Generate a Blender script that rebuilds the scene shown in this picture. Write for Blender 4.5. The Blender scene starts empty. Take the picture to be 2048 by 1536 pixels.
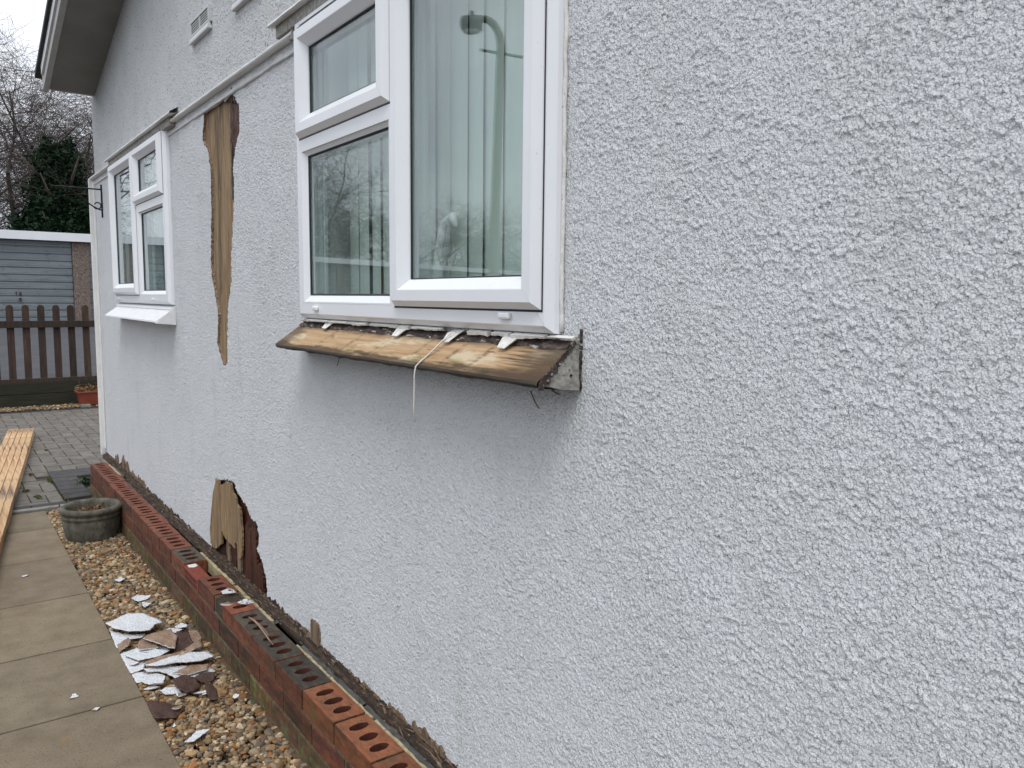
import bpy, bmesh, math, random
import numpy as np
from mathutils import Vector, Matrix
random.seed(7); rng = np.random.default_rng(7)
S = bpy.context.scene
H = 1.37                      # camera height above the gravel
# ------------------------------------------------------------------ camera
cam_d = bpy.data.cameras.new('Camera'); cam = bpy.data.objects.new('Camera', cam_d); S.collection.objects.link(cam)
S.camera = cam
cam_d.sensor_width = 36.0; cam_d.lens = 1577.0/2048*36
cam_d.clip_start = 0.02; cam_d.clip_end = 2000
p, a, r = math.radians(6.15), math.radians(36.28), math.radians(.548)
Fw = Vector((math.sin(a)*math.cos(p), math.cos(a)*math.cos(p), -math.sin(p)))
R0 = Vector((math.cos(a), -math.sin(a), 0)); U0 = R0.cross(Fw)
Rt = R0*math.cos(r)+U0*math.sin(r); Up = Rt.cross(Fw)
m = Matrix((Rt, Up, -Fw)).transposed().to_4x4(); m.translation = Vector((-.98, 0, H)); cam.matrix_world = m
# ------------------------------------------------------------------ world: overcast daylight
W = bpy.data.worlds.new('World'); S.world = W; W.use_nodes = True
nt = W.node_tree; N = nt.nodes; L = nt.links; N.clear()
SUN_EL, SUN_AZ = math.radians(60), math.radians(-140)      # sun high behind the camera, veiled by cloud
sky = N.new('ShaderNodeTexSky'); sky.sky_type = 'NISHITA'; sky.sun_disc = False
sky.sun_elevation = SUN_EL; sky.sun_rotation = SUN_AZ; sky.air_density = 1.0; sky.dust_density = 4.0
hs = N.new('ShaderNodeHueSaturation'); hs.inputs['Saturation'].default_value = .12; hs.inputs['Value'].default_value = 1.0
L.new(sky.outputs[0], hs.inputs['Color'])
tc = N.new('ShaderNodeTexCoord'); mp = N.new('ShaderNodeMapping'); mp.inputs['Scale'].default_value = (1.2, 1.2, 2.6)
L.new(tc.outputs['Generated'], mp.inputs[0])
nz = N.new('ShaderNodeTexNoise'); nz.inputs['Scale'].default_value = 2.2; nz.inputs['Detail'].default_value = 8; nz.inputs['Roughness'].default_value = .55
L.new(mp.outputs[0], nz.inputs['Vector'])
cr = N.new('ShaderNodeValToRGB'); cr.color_ramp.elements[0].position = .35; cr.color_ramp.elements[0].color = (5.6, 6.0, 6.7, 1)
cr.color_ramp.elements[1].position = .68; cr.color_ramp.elements[1].color = (7.6, 7.85, 8.3, 1)
L.new(nz.outputs['Fac'], cr.inputs[0])
sp = N.new('ShaderNodeSeparateXYZ'); L.new(tc.outputs['Generated'], sp.inputs[0])
mr = N.new('ShaderNodeMapRange'); mr.inputs['From Min'].default_value = 0.0; mr.inputs['From Max'].default_value = 1.0
mr.inputs['To Min'].default_value = 1.22; mr.inputs['To Max'].default_value = 2.3; L.new(sp.outputs['Z'], mr.inputs['Value'])
vm = N.new('ShaderNodeVectorMath'); vm.operation = 'SCALE'; L.new(cr.outputs[0], vm.inputs[0]); L.new(mr.outputs[0], vm.inputs['Scale'])
mx = N.new('ShaderNodeMix'); mx.data_type = 'RGBA'; mx.inputs['Factor'].default_value = .85
L.new(hs.outputs[0], mx.inputs['A']); L.new(vm.outputs[0], mx.inputs['B'])
bg = N.new('ShaderNodeBackground'); bg.inputs['Strength'].default_value = .125
L.new(mx.outputs['Result'], bg.inputs['Color'])
wo = N.new('ShaderNodeOutputWorld'); L.new(bg.outputs[0], wo.inputs['Surface'])
sd = bpy.data.lights.new('Sun', 'SUN'); sd.energy = 1.4; sd.angle = math.radians(22); sd.color = (1, .97, .93)
so = bpy.data.objects.new('Sun', sd); S.collection.objects.link(so)
sdir = Vector((math.sin(SUN_AZ)*math.cos(SUN_EL), math.cos(SUN_AZ)*math.cos(SUN_EL), math.sin(SUN_EL)))
so.rotation_euler = sdir.to_track_quat('Z', 'Y').to_euler(); so.location = (-8, -6, 12)
S.view_settings.view_transform = 'Standard'; S.view_settings.look = 'None'; S.view_settings.gamma = 1
S.view_settings.exposure = -0.12
S.render.engine = 'CYCLES'; S.cycles.max_bounces = 8; S.cycles.transparent_max_bounces = 12

# ------------------------------------------------------------------ materials
def mat(name, stops, sc=(20, 20, 20), det=6, rough=.8, bump=None, spots=(), attr=False, metal=0, spec=.4, nrough=.6, dist=0):
    m = bpy.data.materials.new(name); m.use_nodes = True
    n = m.node_tree.nodes; l = m.node_tree.links; b = n['Principled BSDF']
    tc = n.new('ShaderNodeTexCoord')
    def noise(s, d=6, r=.6, dd=0):
        mp = n.new('ShaderNodeMapping'); mp.inputs['Scale'].default_value = s; l.new(tc.outputs['Object'], mp.inputs[0])
        t = n.new('ShaderNodeTexNoise'); t.inputs['Scale'].default_value = 1; t.inputs['Detail'].default_value = d
        t.inputs['Roughness'].default_value = r; t.inputs['Distortion'].default_value = dd
        l.new(mp.outputs[0], t.inputs['Vector']); return t.outputs['Fac']
    def mixc(f, c1, c2, bt='MIX'):
        q = n.new('ShaderNodeMix'); q.data_type = 'RGBA'; q.blend_type = bt
        if isinstance(f, float): q.inputs['Factor'].default_value = f
        else: l.new(f, q.inputs['Factor'])
        l.new(c1, q.inputs['A'])
        if isinstance(c2, tuple): q.inputs['B'].default_value = (*c2, 1)
        else: l.new(c2, q.inputs['B'])
        return q.outputs['Result']
    cr = n.new('ShaderNodeValToRGB'); e = cr.color_ramp.elements
    st = stops if isinstance(stops[0], (list, tuple)) and isinstance(stops[0][1], tuple) else [(.3, tuple(stops)), (.7, tuple(stops))]
    while len(e) < len(st): e.new(.5)
    for i, (q, c) in enumerate(st): e[i].position = q; e[i].color = (*c, 1)
    l.new(noise(sc, det, nrough, dist), cr.inputs[0]); col = cr.outputs[0]
    for (c, s, lo, hi) in spots:
        q = n.new('ShaderNodeMapRange'); q.inputs['From Min'].default_value = lo; q.inputs['From Max'].default_value = hi
        l.new(noise(s, 4), q.inputs['Value']); col = mixc(q.outputs[0], col, c)
    if attr:
        at = n.new('ShaderNodeAttribute'); at.attribute_name = 'Col'; col = mixc(1.0, col, at.outputs['Color'], 'MULTIPLY')
    l.new(col, b.inputs['Base Color']); b.inputs['Roughness'].default_value = rough; b.inputs['Metallic'].default_value = metal
    b.inputs['Specular IOR Level'].default_value = spec
    if bump:
        bs = [bump] if not isinstance(bump, list) else bump; prev = None
        for (st_, di, s) in bs:
            bp = n.new('ShaderNodeBump'); bp.inputs['Strength'].default_value = st_; bp.inputs['Distance'].default_value = di
            l.new(noise(s, 8, .65), bp.inputs['Height'])
            if prev: l.new(prev, bp.inputs['Normal'])
            prev = bp.outputs[0]
        l.new(prev, b.inputs['Normal'])
    return m
def k3(k): return (k, k, k)
M = {}
M['stucco'] = mat('painted_roughcast', [(.3, (.645, .665, .675)), (.5, (.68, .697, .712)), (.75, (.705, .717, .742))], k3(3), 6, .75, (.5, .0008, k3(900)),
    spots=[((.34, .24, .11), k3(42), .745, .78), ((.36, .37, .39), (210, 210, 190), .62, .69), ((.56, .575, .565), (26, 9, 1.6), .58, .85)])
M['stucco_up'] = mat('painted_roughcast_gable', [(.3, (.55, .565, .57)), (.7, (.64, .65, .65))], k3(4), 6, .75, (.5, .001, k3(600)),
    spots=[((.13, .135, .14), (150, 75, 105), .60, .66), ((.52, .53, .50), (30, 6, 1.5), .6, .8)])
M['smooth_paint'] = mat('smooth_grey_paint', [(.3, (.50, .50, .49)), (.7, (.58, .58, .57))], k3(14), 6, .6, (.3, .002, k3(60)), spots=[((.3, .29, .26), k3(45), .66, .74)])
M['trim'] = mat('white_painted_trim', [(.3, (.66, .66, .64)), (.7, (.75, .75, .74))], k3(12), 6, .5, (.2, .001, k3(90)), spots=[((.35, .33, .28), k3(70), .68, .74)])
M['upvc'] = mat('white_upvc', [(.35, (.76, .775, .80)), (.7, (.80, .81, .835))], k3(5), 4, .32, (.05, .0005, k3(40)), spots=[((.45, .43, .38), (170, 170, 170), .70, .73)])
M['gasket_and_gap_shade'] = mat('black_rubber_and_gap_shade', (.012, .013, .016), rough=.5)  # rubber round the panes, also the painted shadow gap round the sashes
M['spacer'] = mat('aluminium_spacer', (.55, .56, .58), rough=.35, metal=.7)
M['soffit'] = mat('soffit_board', [(.3, (.175, .172, .158)), (.7, (.22, .216, .20))], k3(5), 6, .8, spots=[((.1, .09, .07), k3(16), .70, .76)])  # shade under the overhang is put into this darkened base colour
M['barge'] = mat('bargeboard_paint', [(.3, (.33, .325, .31)), (.7, (.41, .405, .39))], k3(10), 5, .6, spots=[((.2, .19, .17), k3(30), .7, .75)])
M['tile'] = mat('dark_roof_tile', [(.3, (.03, .033, .036)), (.7, (.06, .063, .065))], k3(14), 6, .8, (.3, .003, k3(60)))
def wood(name, cs, sc=(60, 60, 4), rough=.85, bump=.5, spots=(), bd=.0015, attr=False):
    return mat(name, cs, sc, 8, rough, (bump, bd, tuple(2.2*q for q in sc)), spots=spots, nrough=.7, dist=.6, attr=attr)
M['ply'] = wood('bare_tan_board', [(.25, (.10, .06, .03)), (.42, (.20, .13, .068)), (.56, (.27, .185, .10)), (.8, (.36, .27, .17))], (34, 34, 3.5), .85, .35,
    spots=[((.11, .075, .048), (9, 9, 1.6), .50, .68), ((.22, .12, .05), (14, 14, 2), .56, .70), ((.40, .31, .20), (110, 110, 6), .60, .68), ((.045, .026, .015), (85, 85, 7), .60, .67)])
M['rotred'] = wood('wet_red_rotten_timber', [(.3, (.012, .005, .003)), (.5, (.062, .018, .010)), (.75, (.13, .042, .022))], (70, 70, 3), .55, .8, spots=[((.01, .006, .005), (16, 16, 2.5), .52, .62)])
M['rotdark'] = wood('crumbly_dark_timber', [(.3, (.010, .006, .004)), (.50, (.035, .022, .014)), (.64, (.095, .065, .042)), (.85, (.25, .19, .13))], (90, 14, 120), .9, 1.0,
    spots=[((.30, .26, .20), (60, 9, 60), .64, .72)], bd=.004)
M['rotgrain'] = wood('splintered_brown_timber', [(.3, (.035, .022, .014)), (.5, (.17, .115, .075)), (.75, (.31, .23, .16))], (80, 80, 6), .9, 1.0, bd=.003)
M['sillwood'] = wood('weathered_sill_timber', [(.25, (.22, .12, .05)), (.42, (.37, .235, .12)), (.58, (.46, .315, .18)), (.8, (.53, .39, .24))], (70, 4, 130), .7, .4,
    spots=[((.53, .43, .29), (9, 5, 30), .52, .60), ((.12, .06, .025), (60, 10, 90), .64, .70)], attr=True)
M['silldark'] = wood('black_stained_timber', [(.3, (.012, .011, .010)), (.55, (.05, .04, .03)), (.8, (.15, .10, .05))], (60, 5, 60), .7, .5, spots=[((.05, .07, .025), k3(25), .6, .7)])
M['moldy'] = mat('black_mouldy_residue', [(.3, (.012, .010, .009)), (.5, (.05, .035, .03)), (.7, (.16, .12, .10))], (90, 40, 90), 8, .85, (1, .003, k3(130)), spots=[((.45, .42, .38), (110, 25, 110), .60, .66)])
M['renderbare'] = mat('bare_cement_render', [(.3, (.18, .17, .15)), (.6, (.38, .37, .34)), (.8, (.48, .47, .45))], k3(60), 8, .9, (1, .004, k3(120)), spots=[((.10, .055, .03), k3(38), .60, .68), ((.015, .014, .012), k3(30), .63, .68)])
M['sealant'] = mat('old_white_sealant', [(.3, (.60, .59, .55)), (.7, (.78, .77, .74))], k3(60), 6, .5, (.5, .001, k3(200)), spots=[((.06, .05, .04), k3(170), .64, .70)])
M['blind'] = mat('pale_green_blind_fabric', [(.3, (.60, .63, .585)), (.7, (.67, .70, .65))], (30, 30, 3), 4, .9)
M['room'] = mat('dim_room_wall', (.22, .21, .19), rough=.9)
M['reveal'] = mat('white_reveal', (.7, .7, .68), rough=.6)
M['ornament'] = mat('white_china', (.85, .85, .85), rough=.2)
M['metalsill'] = mat('white_coated_metal', [(.3, (.68, .69, .70)), (.7, (.78, .785, .79))], (40, 8, 40), 5, .4, (.2, .001, k3(30)), spots=[((.4, .39, .37), (50, 14, 50), .68, .78)])
M['iron'] = mat('black_iron', (.015, .015, .016), rough=.45, metal=.5)
def brickmat(name, cs, spots=()):
    return mat(name, cs, (70, 25, 60), 8, .85, [(.6, .0015, k3(260)), (.3, .003, (60, 18, 60))], spots=spots, attr=True)
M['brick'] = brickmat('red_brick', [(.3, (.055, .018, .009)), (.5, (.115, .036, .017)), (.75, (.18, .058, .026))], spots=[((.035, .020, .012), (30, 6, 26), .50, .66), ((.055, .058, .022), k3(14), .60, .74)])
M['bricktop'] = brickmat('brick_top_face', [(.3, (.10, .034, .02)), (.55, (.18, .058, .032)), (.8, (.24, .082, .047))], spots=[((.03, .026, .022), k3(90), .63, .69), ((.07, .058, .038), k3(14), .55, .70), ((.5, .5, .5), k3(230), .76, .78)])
M['brickgrey'] = brickmat('grime_covered_brick', [(.3, (.022, .019, .014)), (.55, (.055, .045, .034)), (.8, (.11, .075, .052))], spots=[((.26, .22, .17), k3(200), .70, .74), ((.02, .018, .015), k3(50), .62, .7)])
M['airbrick'] = brickmat('new_red_airbrick', [(.3, (.16, .035, .022)), (.7, (.22, .05, .032))])
M['mossy'] = brickmat('mossy_brick', [(.3, (.035, .028, .013)), (.48, (.075, .048, .022)), (.62, (.12, .045, .022)), (.8, (.14, .07, .03))], spots=[((.10, .12, .04), k3(20), .52, .66), ((.02, .02, .012), k3(34), .62, .72)])
M['mortar'] = mat('mortar', [(.3, (.06, .05, .028)), (.7, (.19, .155, .09))], k3(50), 8, .95, (1, .002, k3(200)), spots=[((.08, .09, .03), k3(12), .55, .7)])
M['brickhole'] = mat('dark_brick_hole', [(.3, (.045, .012, .007)), (.7, (.10, .028, .015))], k3(60), 6, .9)  # inside of the brick holes, darker than the outer faces
M['airslot'] = mat('dark_slot', (.02, .008, .006), rough=.9)
M['lead'] = mat('grey_flashing', [(.3, (.035, .036, .034)), (.6, (.085, .086, .08)), (.8, (.18, .175, .155))], (40, 10, 40), 8, .6, (.6, .002, k3(90)), spots=[((.02, .018, .015), (60, 20, 60), .6, .68)])
M['batten'] = mat('pale_yellow_edge', [(.3, (.22, .17, .09)), (.55, (.42, .35, .21)), (.8, (.55, .48, .32))], (90, 40, 90), 8, .8, (.7, .002, k3(130)), spots=[((.05, .035, .02), (60, 60, 60), .66, .70)])
M['slab'] = mat('buff_concrete_slab', [(.3, (.145, .114, .075)), (.5, (.18, .144, .097)), (.75, (.22, .18, .125))], k3(9), 10, .9, [(.6, .002, k3(160)), (.3, .004, k3(25))], attr=True,
    spots=[((.06, .052, .03), k3(170), .58, .68), ((.34, .30, .22), k3(230), .66, .72), ((.24, .15, .05), k3(5), .66, .78), ((.095, .085, .055), k3(4), .58, .85)])
M['paver'] = mat('grey_block_paver', [(.3, (.085, .076, .066)), (.5, (.125, .113, .10)), (.75, (.165, .15, .132))], k3(14), 8, .9, (.5, .0015, k3(150)), attr=True, spots=[((.09, .09, .07), k3(6), .6, .75)])
M['paver_dark'] = mat('dark_block_paver', [(.3, (.030, .028, .028)), (.7, (.058, .054, .054))], k3(20), 8, .85, (.5, .0015, k3(150)), attr=True)
M['kerb'] = mat('concrete_edging', [(.3, (.15, .14, .125)), (.7, (.26, .245, .22))], k3(25), 8, .9, (.5, .002, k3(120)))
M['bedding'] = mat('mossy_joint_sand', [(.35, (.03, .028, .02)), (.55, (.055, .05, .032)), (.68, (.10, .11, .03))], k3(9), 6, .95, (1, .003, k3(150)))
M['gravel'] = mat('gravel_stone', [(.3, (.8, .8, .8)), (.7, (1, 1, 1))], k3(120), 5, .7, (.4, .001, k3(250)), attr=True)
M['soil'] = mat('dark_soil', [(.3, (.03, .022, .015)), (.7, (.075, .055, .035))], k3(60), 8, .95, (1, .004, k3(120)))
M['asphalt'] = mat('old_asphalt', [(.3, (.042, .043, .047)), (.7, (.066, .067, .072))], k3(3), 10, .95, (.6, .004, k3(60)))
M['potstone'] = mat('weathered_stone_pot', [(.3, (.045, .042, .032)), (.5, (.095, .090, .070)), (.75, (.18, .172, .14))], (22, 22, 14), 9, .9, [(.8, .002, k3(130)), (.6, .003, (120, 120, 9))], spots=[((.030, .033, .018), k3(10), .58, .70), ((.24, .24, .21), k3(45), .68, .73)])
M['terracotta'] = mat('terracotta_plastic', [(.3, (.19, .042, .024)), (.7, (.25, .058, .033))], k3(8), 5, .45)
M['fence'] = mat('stained_fence_timber', [(.3, (.018, .011, .008)), (.55, (.042, .026, .018)), (.8, (.070, .047, .034))], (40, 40, 4), 8, .8, (.5, .002, (80, 80, 6)), attr=True)
M['board'] = mat('damp_gravel_board', [(.3, (.008, .008, .005)), (.6, (.022, .022, .010)), (.8, (.045, .05, .015))], (4, 30, 30), 8, .8)
M['door'] = mat('grey_garage_door', [(.3, (.125, .145, .158)), (.7, (.185, .205, .22))], (1.5, 3, 9), 8, .45, spots=[((.09, .105, .115), (5, 5, 9), .58, .7)])
M['fascia'] = mat('white_fascia', [(.3, (.66, .67, .69)), (.7, (.74, .75, .77))], k3(3), 5, .5)
M['pebble'] = mat('pebbledash_panel', [(.3, (.055, .042, .034)), (.5, (.15, .115, .095)), (.7, (.27, .22, .19))], k3(38), 4, .9, (1, .01, k3(50)))
M['bark'] = mat('grey_brown_bark', [(.3, (.035, .028, .024)), (.7, (.10, .082, .070))], k3(9), 7, .9, (.5, .01, k3(30)))
M['twig'] = mat('winter_twigs', [(.3, (.045, .034, .030)), (.7, (.115, .092, .082))], k3(2), 5, .9)
M['ivy'] = mat('dark_ivy_leaf', [(.3, (.004, .010, .005)), (.55, (.010, .026, .011)), (.8, (.028, .052, .020))], k3(3), 4, .8, spec=.15)
M['deadleaf'] = mat('dry_leaf', [(.3, (.09, .045, .02)), (.7, (.26, .15, .07))], k3(40), 4, .9)
M['moss'] = mat('moss', [(.3, (.04, .055, .012)), (.7, (.11, .12, .025))], k3(120), 5, .95)
M['weed'] = mat('weed_leaf', (.02, .045, .015), rough=.6)
M['sawn'] = wood('fresh_sawn_timber', [(.28, (.26, .12, .05)), (.45, (.42, .25, .12)), (.62, (.55, .38, .21)), (.8, (.64, .48, .30))], (55, 2.5, 55), .7, .4, spots=[((.11, .075, .055), (11, .9, 11), .48, .60), ((.26, .08, .03), (40, 1.5, 40), .62, .70)])
M['flaketop'] = mat('stuccoed_flake_face', [(.3, (.58, .60, .63)), (.7, (.66, .68, .70))], k3(60), 5, .7, (.6, .001, k3(500)), spots=[((.35, .36, .38), k3(220), .68, .72)])
M['flakeback'] = wood('fibrous_brown_board_back', [(.3, (.14, .085, .055)), (.55, (.29, .20, .14)), (.8, (.38, .28, .21))], (50, 12, 50), .9, .6)
M['flakedark'] = wood('wet_dark_board_back', [(.3, (.022, .010, .007)), (.7, (.085, .040, .026))], (60, 14, 60), .6, .6)
M['lamp_grey'] = mat('painted_lamp_column', [(.3, (.20, .21, .17)), (.7, (.27, .28, .23))], k3(12), 5, .6)
M['lamp_dark'] = mat('dark_lamp_head', (.09, .095, .10), rough=.5)
M['lampglass'] = mat('frosted_lamp_bowl', (.55, .56, .55), rough=.3)
M['black'] = mat('black_mark', (.02, .02, .022), rough=.6)
M['ventplastic'] = mat('vent_grille_paint', [(.3, (.55, .56, .56)), (.7, (.64, .65, .65))], k3(40), 5, .6)
def flake_bump(m, layers, warp=.005):
    # little torn flakes of render: each voronoi cell is a shingle with its lower lip standing out
    n = m.node_tree.nodes; l = m.node_tree.links; b = n['Principled BSDF']; tc = n.new('ShaderNodeTexCoord'); prev = b.inputs['Normal'].links[0].from_socket
    for (S_, dist_, a_) in layers:
        nz = n.new('ShaderNodeTexNoise'); nz.inputs['Scale'].default_value = S_*.9; nz.inputs['Detail'].default_value = 4; nz.inputs['Roughness'].default_value = .65; l.new(tc.outputs['Object'], nz.inputs['Vector'])
        sb = n.new('ShaderNodeVectorMath'); sb.operation = 'MULTIPLY_ADD'; l.new(nz.outputs['Color'], sb.inputs[0]); w = warp*130/S_; sb.inputs[1].default_value = (w, w, w); l.new(tc.outputs['Object'], sb.inputs[2])
        vo = n.new('ShaderNodeTexVoronoi'); vo.inputs['Scale'].default_value = S_; l.new(sb.outputs[0], vo.inputs['Vector'])
        df = n.new('ShaderNodeVectorMath'); df.operation = 'SUBTRACT'; l.new(vo.outputs['Position'], df.inputs[0]); l.new(sb.outputs[0], df.inputs[1])
        dt = n.new('ShaderNodeVectorMath'); dt.operation = 'DOT_PRODUCT'; l.new(df.outputs[0], dt.inputs[0]); dt.inputs[1].default_value = (0, .25*S_, .55*S_)
        sx = n.new('ShaderNodeSeparateColor'); l.new(vo.outputs['Color'], sx.inputs[0])
        ma = n.new('ShaderNodeMath'); ma.operation = 'MULTIPLY_ADD'; l.new(sx.outputs[0], ma.inputs[0]); ma.inputs[1].default_value = a_
        pw = n.new('ShaderNodeMath'); pw.operation = 'POWER'; l.new(vo.outputs['Distance'], pw.inputs[0]); pw.inputs[1].default_value = 1.6
        mm_ = n.new('ShaderNodeMath'); mm_.operation = 'MULTIPLY_ADD'; l.new(pw.outputs[0], mm_.inputs[0]); mm_.inputs[1].default_value = 1.5; l.new(dt.outputs['Value'], mm_.inputs[2]); l.new(mm_.outputs[0], ma.inputs[2])
        bp = n.new('ShaderNodeBump'); bp.inputs['Strength'].default_value = 1; bp.inputs['Distance'].default_value = dist_; l.new(ma.outputs[0], bp.inputs['Height']); l.new(prev, bp.inputs['Normal']); prev = bp.outputs[0]
    l.new(prev, b.inputs['Normal'])
flake_bump(M['stucco'], [(150, .0021, .7), (300, .0013, .7)], .0045)
flake_bump(M['stucco_up'], [(120, .0022, .8), (230, .0011, .7)], .0045)
flake_bump(M['flaketop'], [(115, .0016, 1.1)])
# glass: clear, reflecting by angle
g = bpy.data.materials.new('window_glass'); g.use_nodes = True; gn = g.node_tree.nodes; gl = g.node_tree.links; gn.clear()
go = gn.new('ShaderNodeOutputMaterial'); gm = gn.new('ShaderNodeMixShader'); gt = gn.new('ShaderNodeBsdfTransparent'); gg = gn.new('ShaderNodeBsdfGlossy')
gt.inputs['Color'].default_value = (.88, .93, .915, 1); gg.inputs['Roughness'].default_value = .0; gg.inputs['Color'].default_value = (.92, .97, .98, 1)
geo = gn.new('ShaderNodeNewGeometry'); dp = gn.new('ShaderNodeVectorMath'); dp.operation = 'DOT_PRODUCT'; gl.new(geo.outputs['Incoming'], dp.inputs[0]); gl.new(geo.outputs['Normal'], dp.inputs[1])
ab = gn.new('ShaderNodeMath'); ab.operation = 'ABSOLUTE'; gl.new(dp.outputs['Value'], ab.inputs[0]); su = gn.new('ShaderNodeMath'); su.operation = 'SUBTRACT'; su.inputs[0].default_value = 1; gl.new(ab.outputs[0], su.inputs[1])
po = gn.new('ShaderNodeMath'); po.operation = 'POWER'; gl.new(su.outputs[0], po.inputs[0]); po.inputs[1].default_value = 5
gf = gn.new('ShaderNodeMath'); gf.operation = 'MULTIPLY_ADD'; gl.new(po.outputs[0], gf.inputs[0]); gf.inputs[1].default_value = .92; gf.inputs[2].default_value = .125
gl.new(gf.outputs[0], gm.inputs[0]); gl.new(gt.outputs[0], gm.inputs[1]); gl.new(gg.outputs[0], gm.inputs[2]); gl.new(gm.outputs[0], go.inputs['Surface'])
M['glass'] = g

# ------------------------------------------------------------------ helpers
def tag(o, label=None, cat=None, group=None, kind=None):
    if label: o['label'] = label
    if cat: o['category'] = cat
    if group: o['group'] = group
    if kind: o['kind'] = kind
    return o
def empty(name, loc, label, cat, group=None):
    o = bpy.data.objects.new(name, None); S.collection.objects.link(o); o.location = loc; o.empty_display_size = .1
    return tag(o, label, cat, group)
def origin(o):
    v = Vector((0, 0, 0))
    while o is not None: v += Vector(o.location); o = o.parent
    return v
def link(name, me, mats, parent=None, smooth=False, bevel=0, loc=None):
    if not isinstance(mats, (list, tuple)): mats = [mats]
    for q in mats: me.materials.append(M[q] if isinstance(q, str) else q)
    o = bpy.data.objects.new(name, me); S.collection.objects.link(o)
    me.polygons.foreach_set('use_smooth', [bool(smooth)]*len(me.polygons))
    if parent is not None:
        o.parent = parent; me.transform(Matrix.Translation(-origin(parent)))
    elif loc is not None:
        me.transform(Matrix.Translation(-Vector(loc))); o.location = loc
    if bevel:
        b = o.modifiers.new('Bevel', 'BEVEL'); b.width = bevel; b.segments = 2; b.limit_method = 'ANGLE'; b.angle_limit = .6
    me.update(); return o
def raw(V, Fc, col=None, sizes=None):
    """fast mesh: V (n,3), Fc (m,k) int array"""
    V = np.asarray(V, dtype=np.float32); Fc = np.asarray(Fc, dtype=np.int32)
    me = bpy.data.meshes.new('m'); me.vertices.add(len(V)); me.vertices.foreach_set('co', V.ravel())
    k = Fc.shape[1]; me.loops.add(Fc.size); me.loops.foreach_set('vertex_index', Fc.ravel())
    me.polygons.add(len(Fc)); me.polygons.foreach_set('loop_start', np.arange(0, Fc.size, k, dtype=np.int32))
    if bpy.app.version < (4, 0, 0): me.polygons.foreach_set('loop_total', np.full(len(Fc), k, dtype=np.int32))
    me.update(calc_edges=True)
    if col is not None: setcol(me, col)
    return me
def setcol(me, col):
    ca = me.color_attributes.new('Col', 'FLOAT_COLOR', 'POINT'); c = np.ones((len(me.vertices), 4), dtype=np.float32); c[:, :3] = np.asarray(col)
    ca.data.foreach_set('color', c.ravel())
class MB:
    def __init__(s): s.v = []; s.f = []; s.c = []; s.mi = []
    def add(s, vs, fs, c=(1, 1, 1), mi=0):
        n = len(s.v); s.v += [tuple(q) for q in vs]; s.f += [tuple(i+n for i in f) for f in fs]; s.c += [c]*len(vs); s.mi += [mi]*len(fs)
    def box(s, x0, x1, y0, y1, z0, z1, c=(1, 1, 1), mi=0, j=0):
        vs = [(x, y, z) for x in (x0, x1) for y in (y0, y1) for z in (z0, z1)]
        if j: vs = [tuple(q+random.uniform(-j, j) for q in v) for v in vs]
        s.add(vs, [(0, 1, 3, 2), (4, 6, 7, 5), (0, 4, 5, 1), (2, 3, 7, 6), (0, 2, 6, 4), (1, 5, 7, 3)], c, mi)
    def tube(s, pts, rad, n=8, c=(1, 1, 1), flat=None):
        pts = [Vector(q) for q in pts]; rs = rad if isinstance(rad, (list, tuple)) else [rad]*len(pts); vs = []; u = None
        for i, q in enumerate(pts):
            d = (pts[min(i+1, len(pts)-1)]-pts[max(i-1, 0)]).normalized()
            if u is None: u = d.orthogonal().normalized()
            u = (u-d*u.dot(d)).normalized(); w = d.cross(u)
            for k in range(n):
                t = 2*math.pi*k/n; vs.append(q+u*math.cos(t)*rs[i]+w*math.sin(t)*rs[i]*(flat or 1))
        fs = [(i*n+k, i*n+(k+1) % n, (i+1)*n+(k+1) % n, (i+1)*n+k) for i in range(len(pts)-1) for k in range(n)]
        fs += [tuple(range(n-1, -1, -1)), tuple((len(pts)-1)*n+k for k in range(n))]
        s.add(vs, fs, c)
    def lathe(s, prof, cx, cy, n=48, wob=0):
        vs = []
        for i, (rr, z) in enumerate(prof):
            for k in range(n):
                t = 2*math.pi*k/n; w = 1+wob*math.sin(5*t+i)*.5+random.uniform(-wob, wob)
                vs.append((cx+rr*w*math.cos(t), cy+rr*w*math.sin(t), z))
        s.add(vs, [(i*n+k, i*n+(k+1) % n, (i+1)*n+(k+1) % n, (i+1)*n+k) for i in range(len(prof)-1) for k in range(n)])
    def build(s, name, mats, parent=None, smooth=False, bevel=0, col=False, loc=None):
        me = bpy.data.meshes.new(name); me.from_pydata(s.v, [], s.f)
        if any(s.mi): me.polygons.foreach_set('material_index', s.mi)
        if col: setcol(me, s.c)
        bm = bmesh.new(); bm.from_mesh(me); bmesh.ops.recalc_face_normals(bm, faces=bm.faces); bm.to_mesh(me); bm.free()
        return link(name, me, mats, parent, smooth, bevel, loc)
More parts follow.
